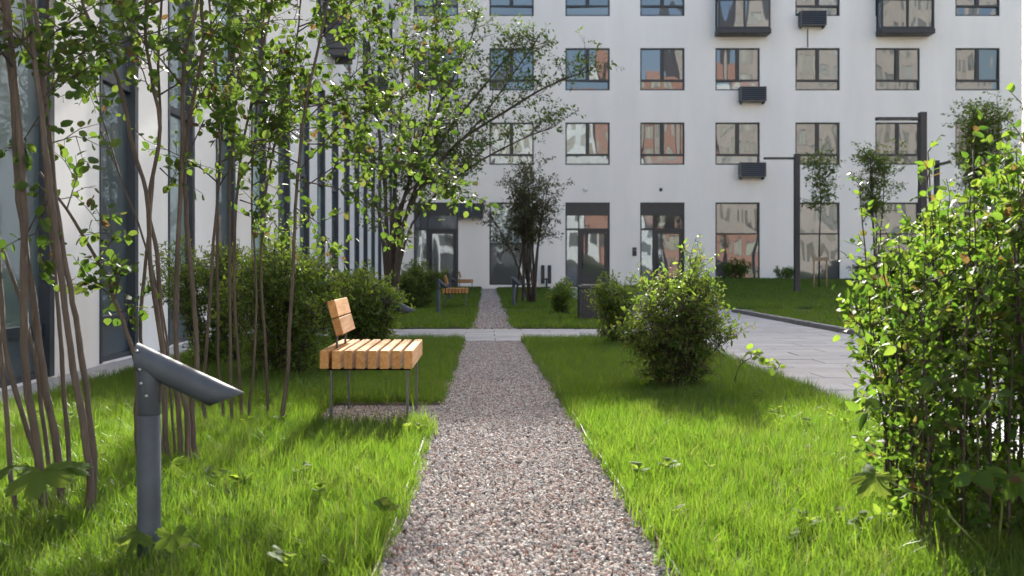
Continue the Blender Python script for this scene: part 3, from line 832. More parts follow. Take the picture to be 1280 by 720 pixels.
# blocks on the other side of the yard, behind the camera: what the windows mirror
def yard_block(name, x0, x1, y, h, wallc, label, nw, nh, brick=False):
    root = empty(name, ((x0 + x1) / 2, y, 0)); tag(root, label, 'building')
    w = x1 - x0; m = mat_plain(name + '_wall', wallc, .85, var=.12, scale=.6 if not brick else 3)
    op = []
    for i in range(nw):
        for j in range(nh):
            cx = -w / 2 + w * (i + .5) / nw; cz = 1.2 + (h - 2) * (j) / nh
            op.append((cx - .85, cx + .85, cz + .3, cz + 2.0))
    mb = wall_with_openings(-w / 2, w / 2, -.1, h, op, .15, lambda u, z, d: (-u, -d, z))
    for xx, sgn in ((-w / 2, 1), (w / 2, -1)): mb.add([(xx, 0, -.1), (xx, -12, -.1), (xx, -12, h), (xx, 0, h)], [(0, 1, 2, 3)])
    mb.add([(-w / 2, -12, -.1), (w / 2, -12, -.1), (w / 2, -12, h), (-w / 2, -12, h)], [(0, 1, 2, 3)])
    mb.add([(-w / 2, 0, h), (w / 2, 0, h), (w / 2, -12, h), (-w / 2, -12, h)], [(0, 1, 2, 3)])
    mb.build('wall', m, root)
    wmsh = MB(); 
    for (a, b, c, e) in [(-.84, 0, -.78, 1.68), (.78, 0, .84, 1.68), (-.78, 0, .78, .06), (-.78, 1.62, .78, 1.68), (-.05, .06, .05, 1.62)]: wmsh.box(a, -.05, b, c, .05, e)
    wme = wmsh.mesh('window', M['frame']); pme = MB().box(-.78, -.01, .06, .78, .01, 1.62).mesh('pane', M['glass'])
    for (a, b, c, e) in op:
        o = link('window', wme, root, (-(a + b) / 2, -.09, c + .01)); link('pane', pme, o)
    return root
yard_block('white_block', -22, 15.5, -30, 21, (.52, .55, .57), 'pale block across the yard, mirrored in the windows beside the first entrance', 11, 7)
yard_block('brick_block', 16.0, 25.5, -30, 23, (.30, .155, .115), 'red brick block across the yard, mirrored in the windows above the second entrance', 3, 7, True)
yard_block('beige_block', 26.0, 62, -30, 36, (.31, .275, .25), 'tall beige block across the yard, mirrored in the windows below the balconies', 11, 11)

# ------------------------------------------------------------------ plants
def leaf_template(kind):
    if kind == 'ovate':
        us = [0, .22, .52, .80, 1.0]; hw = [0, .31, .39, .25, 0]
    elif kind == 'pointed':
        us = [0, .2, .48, .78, 1.0]; hw = [0, .24, .30, .17, 0]
    elif kind == 'lance':
        us = [0, .25, .55, .80, 1.0]; hw = [0, .16, .19, .11, 0]
    else:
        us = [0, .5, 1.0]; hw = [0, .26 if kind == 'diamond' else .17, 0]
    n = len(us); V = []; Fc = []
    for i, u in enumerate(us): V.append((u, 0, -.10 * u * u))
    Lf = {}; Rt = {}
    for i in range(1, n - 1):
        Lf[i] = len(V); V.append((us[i] - .02, hw[i], .07 - .10 * us[i] ** 2))
        Rt[i] = len(V); V.append((us[i] - .02, -hw[i], .07 - .10 * us[i] ** 2))
    for i in range(n - 1):
        if i == 0: Fc += [(0, 1, Lf[1]), (0, Rt[1], 1)]
        elif i == n - 2: Fc += [(i, i + 1, Lf[i]), (i, Rt[i], i + 1)]
        else: Fc += [(i, i + 1, Lf[i + 1], Lf[i]), (i, Rt[i], Rt[i + 1], i + 1)]
    return np.array(V, float), Fc
TEMPL = {k: leaf_template(k) for k in ('ovate', 'pointed', 'lance', 'diamond', 'sliver')}

class Plant:
    """grows stems, twigs and leaves; stems stay single parts, the nearest leaves too"""
    def __init__(s, seed, leaf='ovate', size=.05):
        s.g = np.random.default_rng(seed); s.leaf = leaf; s.size = size
        s.P = []; s.D = []; s.N = []; s.S = []; s.stems = []; s.tw = MB()
    def add_leaf(s, p, d, n, size):
        s.P.append(p); s.D.append(d); s.N.append(n); s.S.append(size)
    def stem(s, pts, r0, r1, n=7):
        # resample smoothly
        pts = [Vector(p) for p in pts]; out = []
        m = len(pts)
        for i in range(m - 1):
            p0, p1, p2, p3 = pts[max(i - 1, 0)], pts[i], pts[i + 1], pts[min(i + 2, m - 1)]
            k = 4
            for j in range(k):
                t = j / k
                out.append(.5 * ((2 * p1) + (p2 - p0) * t + (2 * p0 - 5 * p1 + 4 * p2 - p3) * t * t + (3 * p1 - p0 - 3 * p2 + p3) * t ** 3))
        out.append(pts[-1])
        L = len(out)
        for q in out[1:-1]: q += Vector(s.g.normal(0, .0012 + r0 * .05, 3))
        rad = [r0 + (r1 - r0) * (i / (L - 1)) ** .9 for i in range(L)]
        rad = [r * s.g.uniform(.93, 1.08) for r in rad]
        s.stems.append((out, rad, n))
        return out
    def twig(s, p, d, length, nl, r=.0022, size=None, droop=.25, upn=.8, spread=.8, sides=4, bare=.12):
        g = s.g; size = size or s.size
        d = Vector(d).normalized(); pts = [Vector(p)]; cur = Vector(p); k = 4
        for i in range(k):
            d = (d + Vector(g.normal(0, .13, 3)) + Vector((0, 0, -droop * .25))).normalized()
            cur = cur + d * (length / k); pts.append(cur.copy())
        s.tw.tube(pts, [r * (1 - .55 * i / k) for i in range(k + 1)], sides, cap=False)
        for j in range(nl):
            t = bare + (1 - bare) * (j + g.uniform(.1, .9)) / nl
            x = t * k; i = min(int(x), k - 1); q = pts[i].lerp(pts[i + 1], x - i)
            tan = (pts[i + 1] - pts[i]).normalized()
            rv = Vector(g.normal(0, 1, 3)); rv = (rv - tan * rv.dot(tan)).normalized()
            ld = (tan * (1 - spread * .6) + rv * spread + Vector((0, 0, -droop * .5))).normalized()
            nn = Vector((0, 0, upn)) + Vector(g.normal(0, .7, 3)); nn = nn - ld * nn.dot(ld)
            if nn.length < .05: nn = ld.orthogonal()
            s.add_leaf(q + ld * size * .12, ld, nn.normalized(), size * g.uniform(.45, 1.25))
        return pts
    def bough(s, pts, r0, ntw, tl, nl, t0=.2, size=None, droop=.25, up=.3):
        """a branch with leafy twigs; pts in space"""
        g = s.g
        pts = [Vector(p) for p in pts]
        m = len(pts)
        s.tw.tube(pts, [r0 * (1 - .75 * i / (m - 1)) for i in range(m)], 5, cap=False)
        for j in range(ntw):
            t = t0 + (1 - t0) * (j + g.uniform(0, 1)) / ntw
            x = min(t, .999) * (m - 1); i = int(x); q = pts[i].lerp(pts[i + 1], x - i)
            tan = (pts[i + 1] - pts[i]).normalized()
            d = tan * .5 + Vector(g.normal(0, .6, 3)) + Vector((0, 0, up))
            s.twig(q, d, tl * g.uniform(.6, 1.25), max(2, int(nl * g.uniform(.7, 1.3))), size=size, droop=droop)
    def side_boughs(s, pts, t0, t1, n, length, ntw, tl, nl, r0=.005, up=.5, out=1.0, size=None, droop=.25, bias=None):
        g = s.g; m = len(pts)
        for j in range(n):
            t = t0 + (t1 - t0) * (j + g.uniform(0, 1)) / n
            x = min(t, .999) * (m - 1); i = int(x); q = pts[i].lerp(pts[i + 1], x - i)
            a = g.uniform(0, 2 * math.pi)
            d = Vector((math.cos(a) * out, math.sin(a) * out, up))
            if bias is not None: d += Vector(bias)
            d.normalize()
            L = length * g.uniform(.55, 1.2); bp = [q]
            for k in range(4):
                d = (d + Vector(g.normal(0, .14, 3)) + Vector((0, 0, .04))).normalized(); bp.append(bp[-1] + d * L / 4)
            s.bough(bp, r0, ntw, tl, nl, .15, size, droop)
    def finish(s, name, loc, label, cat, leafmat, barkmat, group=None, nparts=0, stemname='stem', twigmat=None):
        root = empty(name, loc); tag(root, label, cat, group)
        o3 = Vector(loc)
        for pts, rad, n in s.stems:
            mb = MB(); mb.tube([p - o3 for p in pts], rad, n); mb.build(stemname, barkmat, root)
        if s.tw.v:
            s.tw.v = [tuple(Vector(p) - o3) for p in s.tw.v]
            tag(s.tw.build('twig_mass', twigmat or M['bark_dark'], root), kind='stuff')
        P = np.array([tuple(p) for p in s.P]); D = np.array([tuple(p) for p in s.D]); N = np.array([tuple(p) for p in s.N]); S_ = np.array(s.S)
        Sd = np.cross(N, D)
        T, Fc = TEMPL[s.leaf]
        idx = np.arange(len(P))
        part = np.zeros(len(P), bool)
        if nparts:
            vis = np.array([in_frame(p) for p in P])
            score = np.where(vis, S_ / np.maximum(P[:, 1], .5), 0)
            order = np.argsort(-score)[:nparts]
            part[order[score[order] > 0]] = True
            me = bpy.data.meshes.new('leaf'); me.from_pydata([tuple(v) for v in T], [], Fc); me.materials.append(leafmat)
            me.polygons.foreach_set('use_smooth', [True] * len(me.polygons))
            for i in np.nonzero(part)[0]:
                mx = Matrix(((D[i][0], Sd[i][0], N[i][0], P[i][0] - o3.x), (D[i][1], Sd[i][1], N[i][1], P[i][1] - o3.y), (D[i][2], Sd[i][2], N[i][2], P[i][2] - o3.z), (0, 0, 0, 1)))
                o = link('leaf', me, root); o.matrix_basis = mx @ Matrix.Scale(S_[i], 4)
        k = np.nonzero(~part)[0]
        if len(k):
            V = P[k][:, None, :] + S_[k][:, None, None] * (T[None, :, 0:1] * D[k][:, None, :] + T[None, :, 1:2] * Sd[k][:, None, :] + T[None, :, 2:3] * N[k][:, None, :])
            V = V - np.array(tuple(o3))
            nv = len(T); n = len(k)
            me = bpy.data.meshes.new('foliage')
            loops = np.concatenate([np.array(f) for f in Fc]); sizes = np.array([len(f) for f in Fc])
            allv = (loops[None, :] + (np.arange(n) * nv)[:, None]).ravel()
            tot = np.tile(sizes, n); st = np.concatenate([[0], np.cumsum(tot)[:-1]])
            me.vertices.add(n * nv); me.vertices.foreach_set('co', V.ravel().astype(np.float32))
            me.loops.add(len(allv)); me.loops.foreach_set('vertex_index', allv.astype(np.int32))
            me.polygons.add(len(tot)); me.polygons.foreach_set('loop_start', st.astype(np.int32)); me.polygons.foreach_set('loop_total', tot.astype(np.int32))
            me.polygons.foreach_set('use_smooth', np.ones(len(tot), bool))
            me.update(calc_edges=True)
            a = me.attributes.new('lv', 'FLOAT', 'POINT'); a.data.foreach_set('value', np.repeat(s.g.uniform(0, 1, n), nv).astype(np.float32))
            me.materials.append(leafmat)
            tag(link('crown' if cat == 'tree' else 'foliage', me, root), kind='stuff')
        return root

def px_line(pts, d0, d1=None, zext=None):
    """photo pixels along a stem whose distance goes from d0 at the foot to d1 at the top"""
    d1 = d0 if d1 is None else d1
    n = len(pts)
    out = [at(x, y, d0 + (d1 - d0) * i / (n - 1)) for i, (x, y) in enumerate(pts)]
    if zext:
        a, b = out[-2], out[-1]; d = (b - a).normalized()
        while out[-1].z < zext:
            d = (d + Vector((rng.normal(0, .06), rng.normal(0, .06), .05))).normalized(); out.append(out[-1] + d * .35)
    return out

# --- cluster A: far left, stems only a few metres from the lens
pa = Plant(11, 'ovate', .047)
A = [([(26, 673), (14, 597), (4, 460), (-6, 360), (-14, 200)], 3.75, .0085),
     ([(62, 668), (44, 568), (12, 460), (2, 380), (-4, 250), (-10, 100)], 4.05, .0095),
     ([(58, 658), (50, 586), (32, 460), (30, 353), (30, 233), (20, 117), (8, 0)], 3.8, .0135),
     ([(79, 672), (72, 568), (54, 460), (38, 353), (24, 250), (16, 120), (2, 0)], 3.9, .0135),
     ([(88, 660), (85, 568), (78, 460), (73, 387), (60, 250), (56, 120), (60, 0)], 4.15, .0085),
     ([(110, 680), (112, 586), (92, 460), (78, 360), (63, 237), (50, 133), (35, 0)], 3.7, .0115),
     ([(115, 672), (117, 568), (104, 460), (95, 397), (80, 320), (68, 225), (57, 117), (42, 0)], 3.85, .0105),
     ([(68, 662), (56, 540), (38, 420), (10, 330), (-30, 220)], 4.2, .008)]
for pts, d, r in A:
    foot = at(*pts[0], d); pts3 = px_line(pts, d, d + .15, 2.9)
    pts3[0].z = -.02
    st = pa.stem(pts3, r * 1.25, r * .6)
    pa.side_boughs(st, .55, 1.0, 5, .45, 6, .17, 6, up=.6)
for line, d, n in [([(58, 130), (30, 175), (5, 190)], 3.9, 4), ([(64, 240), (45, 290), (48, 320)], 3.9, 4), ([(50, 130), (75, 95), (105, 100), (120, 125)], 3.9, 5), ([(44, 10), (80, 40), (140, 55), (175, 40)], 4.0, 7),
                   ([(60, 180), (95, 170), (105, 205)], 3.8, 2), ([(40, 40), (20, 60), (0, 55)], 3.8, 4), ([(62, 120), (72, 70), (100, 30)], 3.9, 5), ([(30, 300), (50, 260), (60, 230)], 3.9, 3)]:
    pa.bough(px_line(line, d, d + .1), .0035, int(n * 1.6), .13, 6)
pa.finish('serviceberry_shrub', (-1.6, 3.9, 0), 'tall bare-stemmed shrub beside the wall bays, farthest from the bench', 'shrub', M['leaf_tree'], M['bark'], 'multi-stemmed shrubs beside the bench', 260)

# --- cluster B: behind the bollard light
pb_ = Plant(12, 'ovate', .047)
B = [([(176, 600), (171, 530), (170, 453), (143, 373), (123, 327), (83, 263), (50, 215)], 4.6, .0115),
     ([(213, 600), (207, 532), (203, 440), (190, 347), (183, 240), (167, 187), (147, 97), (113, 27), (100, -10)], 4.7, .0115),
     ([(227, 606), (222, 496), (203, 420), (197, 320), (186, 257), (200, 160), (184, 67), (182, 0)], 4.75, .011),
     ([(236, 606), (233, 514), (220, 437), (222, 320), (227, 220), (230, 83), (247, 0)], 4.7, .012),
     ([(246, 602), (240, 514), (247, 450), (240, 353), (232, 253), (234, 167), (253, 67), (252, 0)], 4.8, .012),
     ([(206, 590), (192, 500), (175, 420), (183, 320), (192, 220), (200, 160), (198, 67), (202, 0)], 4.9, .009),
     ([(220, 598), (214, 500), (205, 400), (180, 300), (150, 220), (125, 160)], 4.85, .0065)]
for pts, d, r in B:
    pts3 = px_line(pts, d, d + .2, 3.0 if pts[-1][1] < 60 else None); pts3[0].z = -.02
    st = pb_.stem(pts3, r * 1.2, r * .5)
    if pts[-1][1] < 60: pb_.side_boughs(st, .52, 1.0, 6, .45, 6, .17, 6, up=.6)
for line, d, n in [([(83, 263), (95, 225), (80, 200)], 4.7, 3), ([(123, 327), (140, 300), (120, 275)], 4.6, 5), ([(143, 373), (150, 350), (140, 330)], 4.6, 6), ([(140, 370), (120, 355), (108, 345)], 4.6, 4), ([(150, 390), (160, 380), (158, 400)], 4.6, 3),
                   ([(185, 80), (160, 60), (120, 70), (90, 80)], 4.7, 9), ([(120, 35), (90, 60), (85, 90), (110, 110)], 4.7, 8), ([(200, 70), (230, 50), (220, 65)], 4.7, 6), ([(245, 30), (285, 45), (300, 100)], 4.8, 10),
                   ([(255, 60), (280, 20), (300, 0)], 4.8, 8), ([(235, 150), (262, 100), (290, 130)], 4.8, 8), ([(232, 200), (255, 150), (280, 160), (300, 200)], 4.8, 9), ([(185, 60), (165, 30), (150, 20)], 4.7, 6),
                   ([(200, 210), (215, 225), (225, 215)], 4.7, 3), ([(150, 220), (120, 120), (105, 75)], 4.8, 5)]:
    pb_.bough(px_line(line, d, d + .15), .0038, int(n * 1.7), .15, 6)
pb_.finish('serviceberry_shrub', (-1.4, 4.7, 0), 'multi-stemmed leafy shrub rising right behind the tilted bollard light', 'shrub', M['leaf_tree'], M['bark'], 'multi-stemmed shrubs beside the bench', 280)

# --- cluster C: next to the bench, boughs hanging over it
pc = Plant(13, 'ovate', .047)
C_ = [([(260, 547), (253, 496), (258, 433), (267, 303), (275, 200), (270, 100), (262, 0)], 5.9, .0115),
      ([(280, 545), (278, 496), (273, 453), (272, 353), (273, 220), (282, 120), (292, 0)], 6.0, .010),
      ([(290, 547), (288, 453), (287, 353), (288, 220), (297, 100), (312, 0)], 5.9, .010),
      ([(303, 545), (298, 450), (293, 353), (298, 220), (318, 110), (340, 0)], 6.1, .011),
      ([(310, 545), (312, 500), (318, 453), (320, 353), (315, 253), (320, 150), (332, 0)], 6.05, .009),
      ([(352, 532), (355, 500), (360, 457), (363, 387), (368, 303), (372, 220), (382, 130), (400, 50), (410, 0)], 5.9, .0135),
      ([(336, 530), (332, 440), (326, 340), (332, 240), (350, 150), (370, 60), (376, 0)], 6.3, .010)]
for pts, d, r in C_:
    pts3 = px_line(pts, d, d + .25, 3.2); pts3[0].z = -.02
    st = pc.stem(pts3, r, r * .4)
    pc.side_boughs(st, .44, 1.0, 12, .5, 7, .19, 6, up=.5)
for line, d, n in [([(372, 240), (430, 200), (490, 200), (550, 228), (590, 250)], 6.2, 16), ([(372, 215), (430, 150), (500, 125), (560, 105)], 6.4, 18), ([(382, 150), (450, 85), (510, 50), (560, 20)], 6.4, 18),
                   ([(372, 225), (420, 235), (470, 262), (525, 300)], 6.0, 8), ([(330, 220), (345, 130), (380, 50)], 6.2, 14), ([(297, 230), (330, 170), (385, 130), (440, 110)], 6.0, 16), ([(385, 130), (440, 130), (500, 160), (560, 150)], 6.5, 18),
                   ([(400, 60), (450, 40), (500, 10)], 6.4, 12), ([(300, 150), (270, 130), (240, 135)], 6.0, 10), ([(300, 250), (330, 260), (350, 290)], 6.0, 8), ([(370, 260), (400, 280), (420, 330)], 6.0, 5),
                   ([(320, 130), (350, 90), (390, 80)], 6.1, 14), ([(380, 180), (420, 180), (460, 190), (520, 190)], 6.6, 16), ([(490, 200), (540, 215), (575, 235)], 6.2, 12), ([(500, 125), (540, 80), (580, 70)], 6.4, 12)]:
    pc.bough(px_line(line, d, d + .3), .0045, int(n * 2.0), .20, 7)
pc.finish('serviceberry_shrub', (-1.4, 6.0, 0), 'multi-stemmed leafy shrub beside the bench with boughs hanging over it', 'shrub', M['leaf_tree'], M['bark'], 'multi-stemmed shrubs beside the bench', 280)

# --- tree D: vase shaped, behind the bench
pd = Plant(14, 'diamond', .072)
Dd = 16.6
foot = at(488, CY + F * H / Dd, Dd)
Dl = [[(490, 380), (493, 300), (520, 200), (555, 120), (585, 60), (600, 10)], [(491, 380), (502, 285), (555, 195), (630, 140), (690, 105), (738, 88)], [(486, 380), (482, 250), (472, 150), (462, 60), (455, 0)],
      [(493, 380), (510, 260), (560, 165), (615, 95), (645, 55)], [(485, 380), (474, 270), (450, 190), (425, 110)], [(489, 380), (503, 260), (535, 140), (545, 40), (535, -30)], [(492, 380), (515, 280), (580, 215), (650, 175), (690, 160)],
      [(488, 380), (492, 250), (500, 150), (505, 60), (500, -20)], [(491, 380), (507, 270), (545, 210), (600, 150), (650, 80), (672, 48)], [(486, 380), (490, 290), (515, 235), (560, 225), (600, 190)]]
for i, l in enumerate(Dl):
    dd = (rng.uniform(-.8, 1.2))
    p3 = [foot + Vector((rng.normal(0, .06), rng.normal(0, .06), 0))] + px_line(l, Dd, Dd + dd)
    st = pd.stem(p3, .045 if i < 4 else .03, .008)
    pd.side_boughs(st, .42, 1.0, 26, .5, 7, .28, 7, r0=.008, up=.5, bias=(.15, 0, .1))
pd.finish('serviceberry_tree', foot, 'vase-shaped small tree with many trunks between bench and side building', 'tree', M['leaf_tree'], M['bark_dark'], stemname='trunk')

# --- far tree by the entrance window
pf = Plant(15, 'diamond', .075)
fd = 25.0; foot = at(657, 381, fd); foot.z = 0
for i in range(12):
    a = rng.uniform(0, 6.28); sp = rng.uniform(.15, .95)
    b = foot + Vector((rng.normal(0, .14), rng.normal(0, .14), 0))
    top = foot + Vector((math.cos(a) * sp, math.sin(a) * sp, rng.uniform(2.2, 3.3)))
    st = pf.stem([b, b.lerp(top, .35) + Vector((0, 0, .3)), b.lerp(top, .7) + Vector((0, 0, .15)), top], .03, .007)
    pf.side_boughs(st, .36, 1.0, 14, .5, 7, .24, 7, r0=.006, up=.6)
pf.finish('multi_stem_tree', foot, 'dark bronze multi-stemmed small tree standing by the first ground-floor window', 'tree', M['leaf_brown'], M['bark_dark'], stemname='trunk')

# --- bushes
def bush(name, c, rx, ry, h, n, label, leafmat, leaf='lance', size=.035, seed=1, stems=14, dens=7, group=None, tl=.13, nparts=0, cone=.0, cat='bush', low=.12):
    p = Plant(seed, leaf, size); g = p.g; c = Vector(c)
    for i in range(stems):
        a = g.uniform(0, 6.28); q = math.sqrt(g.uniform())
        top = c + Vector((math.cos(a) * rx * q * .8, math.sin(a) * ry * q * .8, h * (1 - (.25 + cone) * q) * g.uniform(.66, 1.04)))
        b = c + Vector((math.cos(a) * rx * .25 * q, math.sin(a) * ry * .25 * q, -.02))
        st = p.stem([b, b.lerp(top, .4) + Vector((0, 0, h * .08)), b.lerp(top, .75) + Vector((0, 0, .03)), top], .008, .0025, 5)
        p.side_boughs(st, low, 1.0, n, min(rx, h) * .38, dens, tl, 6, r0=.003, up=.45, size=size)
        for _ in range(2): p.twig(top, Vector(g.normal(0, .35, 3)) + Vector((0, 0, 1)), g.uniform(.5, 1.6) * tl, 7, size=size, droop=.05)
    return p.finish(name, c, label, cat, leafmat, M['bark_dark'], group)
# right of the path
bush('rounded_bush', (1.44, 7.75, 0), 0.46, .46, 1.22, 10, 'large rounded bush standing on the lawn between gravel path and pavement', M['leaf_dark'], 'lance', .045, 21, 24, 6, cone=.34, low=.05, tl=.17)
bush('young_bush', (1.52, 12.0, 0), .32, .34, .80, 8, 'small fresh green bush behind the large rounded bush', M['leaf_mid'], 'lance', .05, 22, 14, 7, low=.04)
bush('young_bush', (1.45, 19.5, 0), .36, .36, .60, 8, 'low fresh green bush growing beside the litter bin', M['leaf_mid'], 'lance', .06, 23, 12, 6, low=.04)
# left of the path
bush('leafy_bush', (-1.72, 8.7, 0), .62, .55, 1.18, 15, 'tall green bush behind the bare shrub stems, nearest the bench', M['leaf_mid'], 'lance', .042, 24, 26, 7, low=.04)
bush('leafy_bush', (-2.45, 9.5, 0), .62, .55, 1.26, 12, 'tall green bush between the shrub stems and the side building', M['leaf_mid'], 'lance', .042, 25, 24, 7, low=.04)
bush('leafy_bush', (-1.12, 9.3, 0), .42, .42, .86, 12, 'green bush behind the bench half hiding a bollard light', M['leaf_mid'], 'lance', .045, 26, 22, 7, low=.04)
bush('dense_bush', (-1.45, 22.0, 0), .62, .8, .98, 11, 'dense dark bush beside the far benches and the glazed side door', M['leaf_dark'], 'sliver', .07, 27, 22, 7, low=.04)
bush('dense_bush', (-2.35, 17.7, 0), .55, .8, .85, 10, 'dense dark bush at the crossing pavement by the side building', M['leaf_dark'], 'sliver', .07, 28, 18, 7, low=.04)
bush('facade_shrub', (fx(905) , 41.6, .25), .75, .5, .9, 8, 'dark low shrub before the tall window below the balcony', M['leaf_dark'], 'diamond', .09, 29, 10, 5)
bush('facade_shrub', (fx(968), 41.8, .3), .5, .4, .55, 7, 'small pale shrub against the white wall beside the lamp post', M['leaf_mid'], 'diamond', .08, 30, 8, 5)
bush('facade_shrub', (fx(1062), 41.6, .3), .8, .5, .8, 8, 'dark low shrub below the window beyond the staked sapling', M['leaf_dark'], 'diamond', .09, 31, 10, 5)

# sprig reaching over the pavement from the rounded bush
sp = Plant(40, 'ovate', .06)
l3 = [Vector((1.75, 7.3, .12)), at(925, 458, 7.1), at(945, 446, 7.0), at(972, 462, 6.9)]
st = sp.stem(l3, .004, .002, 5)
for q in st[5:]:
    for _ in range(2): sp.twig(q, Vector(sp.g.normal(0, 1, 3)) + Vector((0, 0, .4)), .06, 2)
sp.finish('leafy_sprig', (1.75, 7.3, .0), 'single leafy shoot leaning out over the pavement', 'plant', M['leaf_mid'], M['greenstalk'], nparts=25)

# --- big foreground shrub on the right
ps = Plant(16, 'pointed', .039)
g = ps.g
for i in range(140):
    bx = g.uniform(1.42, 2.75); by = g.uniform(3.25, 4.55)
    if bx < 1.47 * by / 3.85: bx = 1.47 * by / 3.85 + g.uniform(0, .2)
    hh = (.96 + .48 * sst(1.4, 2.15, bx * 3.85 / by)) * g.uniform(.72, 1.08)
    lean = Vector((g.normal(.0, .08), g.normal(0, .09), 0))
    b = Vector((bx, by, -.02)); t = b + Vector((0, 0, hh)) + lean
    st = ps.stem([b, b + Vector((0, 0, hh * .35)) + lean * .1, b + Vector((0, 0, hh * .7)) + lean * .5, t], g.uniform(.004, .0075), .002, 6)
    n = len(st)
    for j in range(46):
        tt = .07 + .93 * (j + g.uniform()) / 46
        q = st[min(int(tt * (n - 1)), n - 1)]
        if g.uniform() < .32 + tt * .65:
            a = g.uniform(0, 6.28)
            ps.twig(q, (math.cos(a), math.sin(a), .55), g.uniform(.05, .16), int(g.integers(4, 9)), r=.0018, droop=.1)
    ps.twig(t, (0, 0, 1), .12, 6, droop=0)
for x, y, d in [(1075, 232, 3.9), (1160, 190, 3.6), (1158, 205, 3.7), (1240, 190, 3.6), (1278, 130, 3.5), (1270, 190, 3.5), (1100, 285, 3.8)]:   # long shoots above the rest
    t = at(x, y, d); b = Vector((t.x + .05, t.y, .6)); st = ps.stem([b, b.lerp(t, .5), t], .004, .002, 5)
    for q in st[2:]: ps.twig(q, Vector(g.normal(0, .7, 3)) + Vector((0, 0, .6)), .07, 4, droop=.05)
for (x, y, d) in [(1092, 512, 3.6), (1075, 500, 3.7), (1180, 470, 3.2), (1230, 480, 3.1), (1260, 590, 3.1), (1220, 600, 3.0)]:
    t = at(x, y, d); ps.twig(t + Vector((.12, .15, -.02)), (-.6, -.6, .1), .2, 7, size=.07)
ps.finish('foreground_shrub', (1.9, 3.9, 0), 'large bright yellow-green upright shrub beside the sunlit lawn and pavement', 'shrub', M['leaf_bright'], M['bark_dark'], nparts=300)

# --- small trees beyond the foreground shrub
def small_tree(name, px, d, ztop, zc, cw, label, leafmat, seed, nst=1, size=.075, group=None, dens=10):
    p = Plant(seed, 'diamond', size); g = p.g
    foot = Vector(((px - CX) / F * d, d, mound((px - CX) / F * d, d)))
    for i in range(nst):
        lean = Vector((g.normal(0, cw * .3), g.normal(0, cw * .3), 0)) if nst > 1 else Vector((0, 0, 0))
        t = foot + Vector((0, 0, ztop - foot.z)) + lean
        b = foot + Vector((g.normal(0, .05), g.normal(0, .05), -.03)) * (nst > 1)
        st = p.stem([b, b.lerp(t, .35), b.lerp(t, .7) + Vector((g.normal(0, .05), 0, 0)), t], .035 if nst == 1 else .02, .008)
        p.side_boughs(st, (zc - foot.z) / (ztop - foot.z), 1.0, dens, cw, 7, .25, 7, r0=.008, up=.7)
    return p.finish(name, foot, label, 'tree', leafmat, M['bark_dark'], group, stemname='trunk')
small_tree('young_tree', 1222, 24, 4.3, 2.3, .62, 'dense green young tree standing before the last window column', M['leaf_dark'], 51, 7, .085, dens=20)
small_tree('young_tree', 1095, 25, 3.5, 1.9, .5, 'open green young tree beside the nearer lamp post', M['leaf_dark'], 52, 5, .08, dens=14)
small_tree('sapling', 1024, 33, 4.1, 2.4, .75, 'thin staked sapling before the dark ground-floor window', M['leaf_dark'], 53, 1, .11, dens=34)
sx = (1024 - CX) / F * 33
stk = empty('tree_stake', (sx, 32.9, .2)); tag(stk, 'short wooden stakes with crossbar tied round the sapling', 'stake')
for dx in (-.2, .2): MB().tube([(dx, 0, -.1), (dx, 0, 1.0)], .03, 8).build('stake_post', M['wood_stake'], stk)
MB().box(-.26, -.05, .88, .26, -.031, .98).build('crossbar', M['wood_stake'], stk)

# --- broad-leaved weeds
def lobed_leaf(seed, n=6):
    g = np.random.default_rng(seed); pts = []
    K = 72
    for i in range(K):
        a = -math.pi * .86 + 2 * math.pi * .86 * i / (K - 1)
        lob = abs(math.cos(a * n / 2.0 * .92)) ** .9
        r = (.30 + .34 * lob) * (1 - .18 * abs(a) / math.pi) * (1 + .10 * math.sin(a * 27 + seed)) * g.uniform(.95, 1.05)
        pts.append((r * math.cos(a) + .12, r * math.sin(a)))
    V = [(0, 0, 0)] + [(x * .5, y * .5, .03 + .02 * math.cos(4.6 * math.atan2(y, x))) for x, y in pts] + [(x, y, -.16 * (x * x + y * y) + .035 * math.cos(4.6 * math.atan2(y, x))) for x, y in pts]
    Fc = []
    for i in range(K - 1):
        Fc.append((0, 1 + i, 2 + i)); Fc.append((1 + i, 1 + K + i, 2 + K + i, 2 + i))
    me = bpy.data.meshes.new('leaf'); me.from_pydata(V, [], Fc); me.materials.append(M['leaf_broad']); me.polygons.foreach_set('use_smooth', [True] * len(Fc))
    return me
lob = [lobed_leaf(3), lobed_leaf(5)]
def broad_plant(foot, leaves, label, seed):
    root = empty('broad_leaved_weed', foot); tag(root, label, 'weed', 'broad-leaved weeds in the grass'); g = np.random.default_rng(seed); f3 = Vector(foot)
    for (p, size, rz, tx) in leaves:
        q = Vector(p) - f3
        mb = MB(); mb.tube([(0, 0, -.02), q * .5 + Vector((0, 0, q.z * .2)), q], [.004, .0035, .0025], 6); mb.build('stalk', M['greenstalk'], root)
        o = link('leaf', lob[int(g.integers(0, 2))], root, q, (g.normal(0, .2), tx, rz)); o.scale = (size,) * 3
broad_plant((-1.5, 3.55, 0), [(at(52, 590, 3.5), 0.20, R(-80), .35), (at(18, 585, 3.6), .17, R(-150), .25), (at(82, 583, 3.6), .13, R(-20), .2), (at(70, 648, 3.5), .06, R(-60), .5)], 'broad lobed leaves in front of the stems farthest from the bench', 1)
broad_plant((-1.38, 4.55, 0), [(at(268, 590, 4.5), 0.14, R(-30), .3), (at(214, 578, 4.45), .13, R(-110), .9), (at(255, 597, 4.4), .05, R(20), .3)], 'broad lobed leaves at the foot of the stems behind the bollard light', 2)
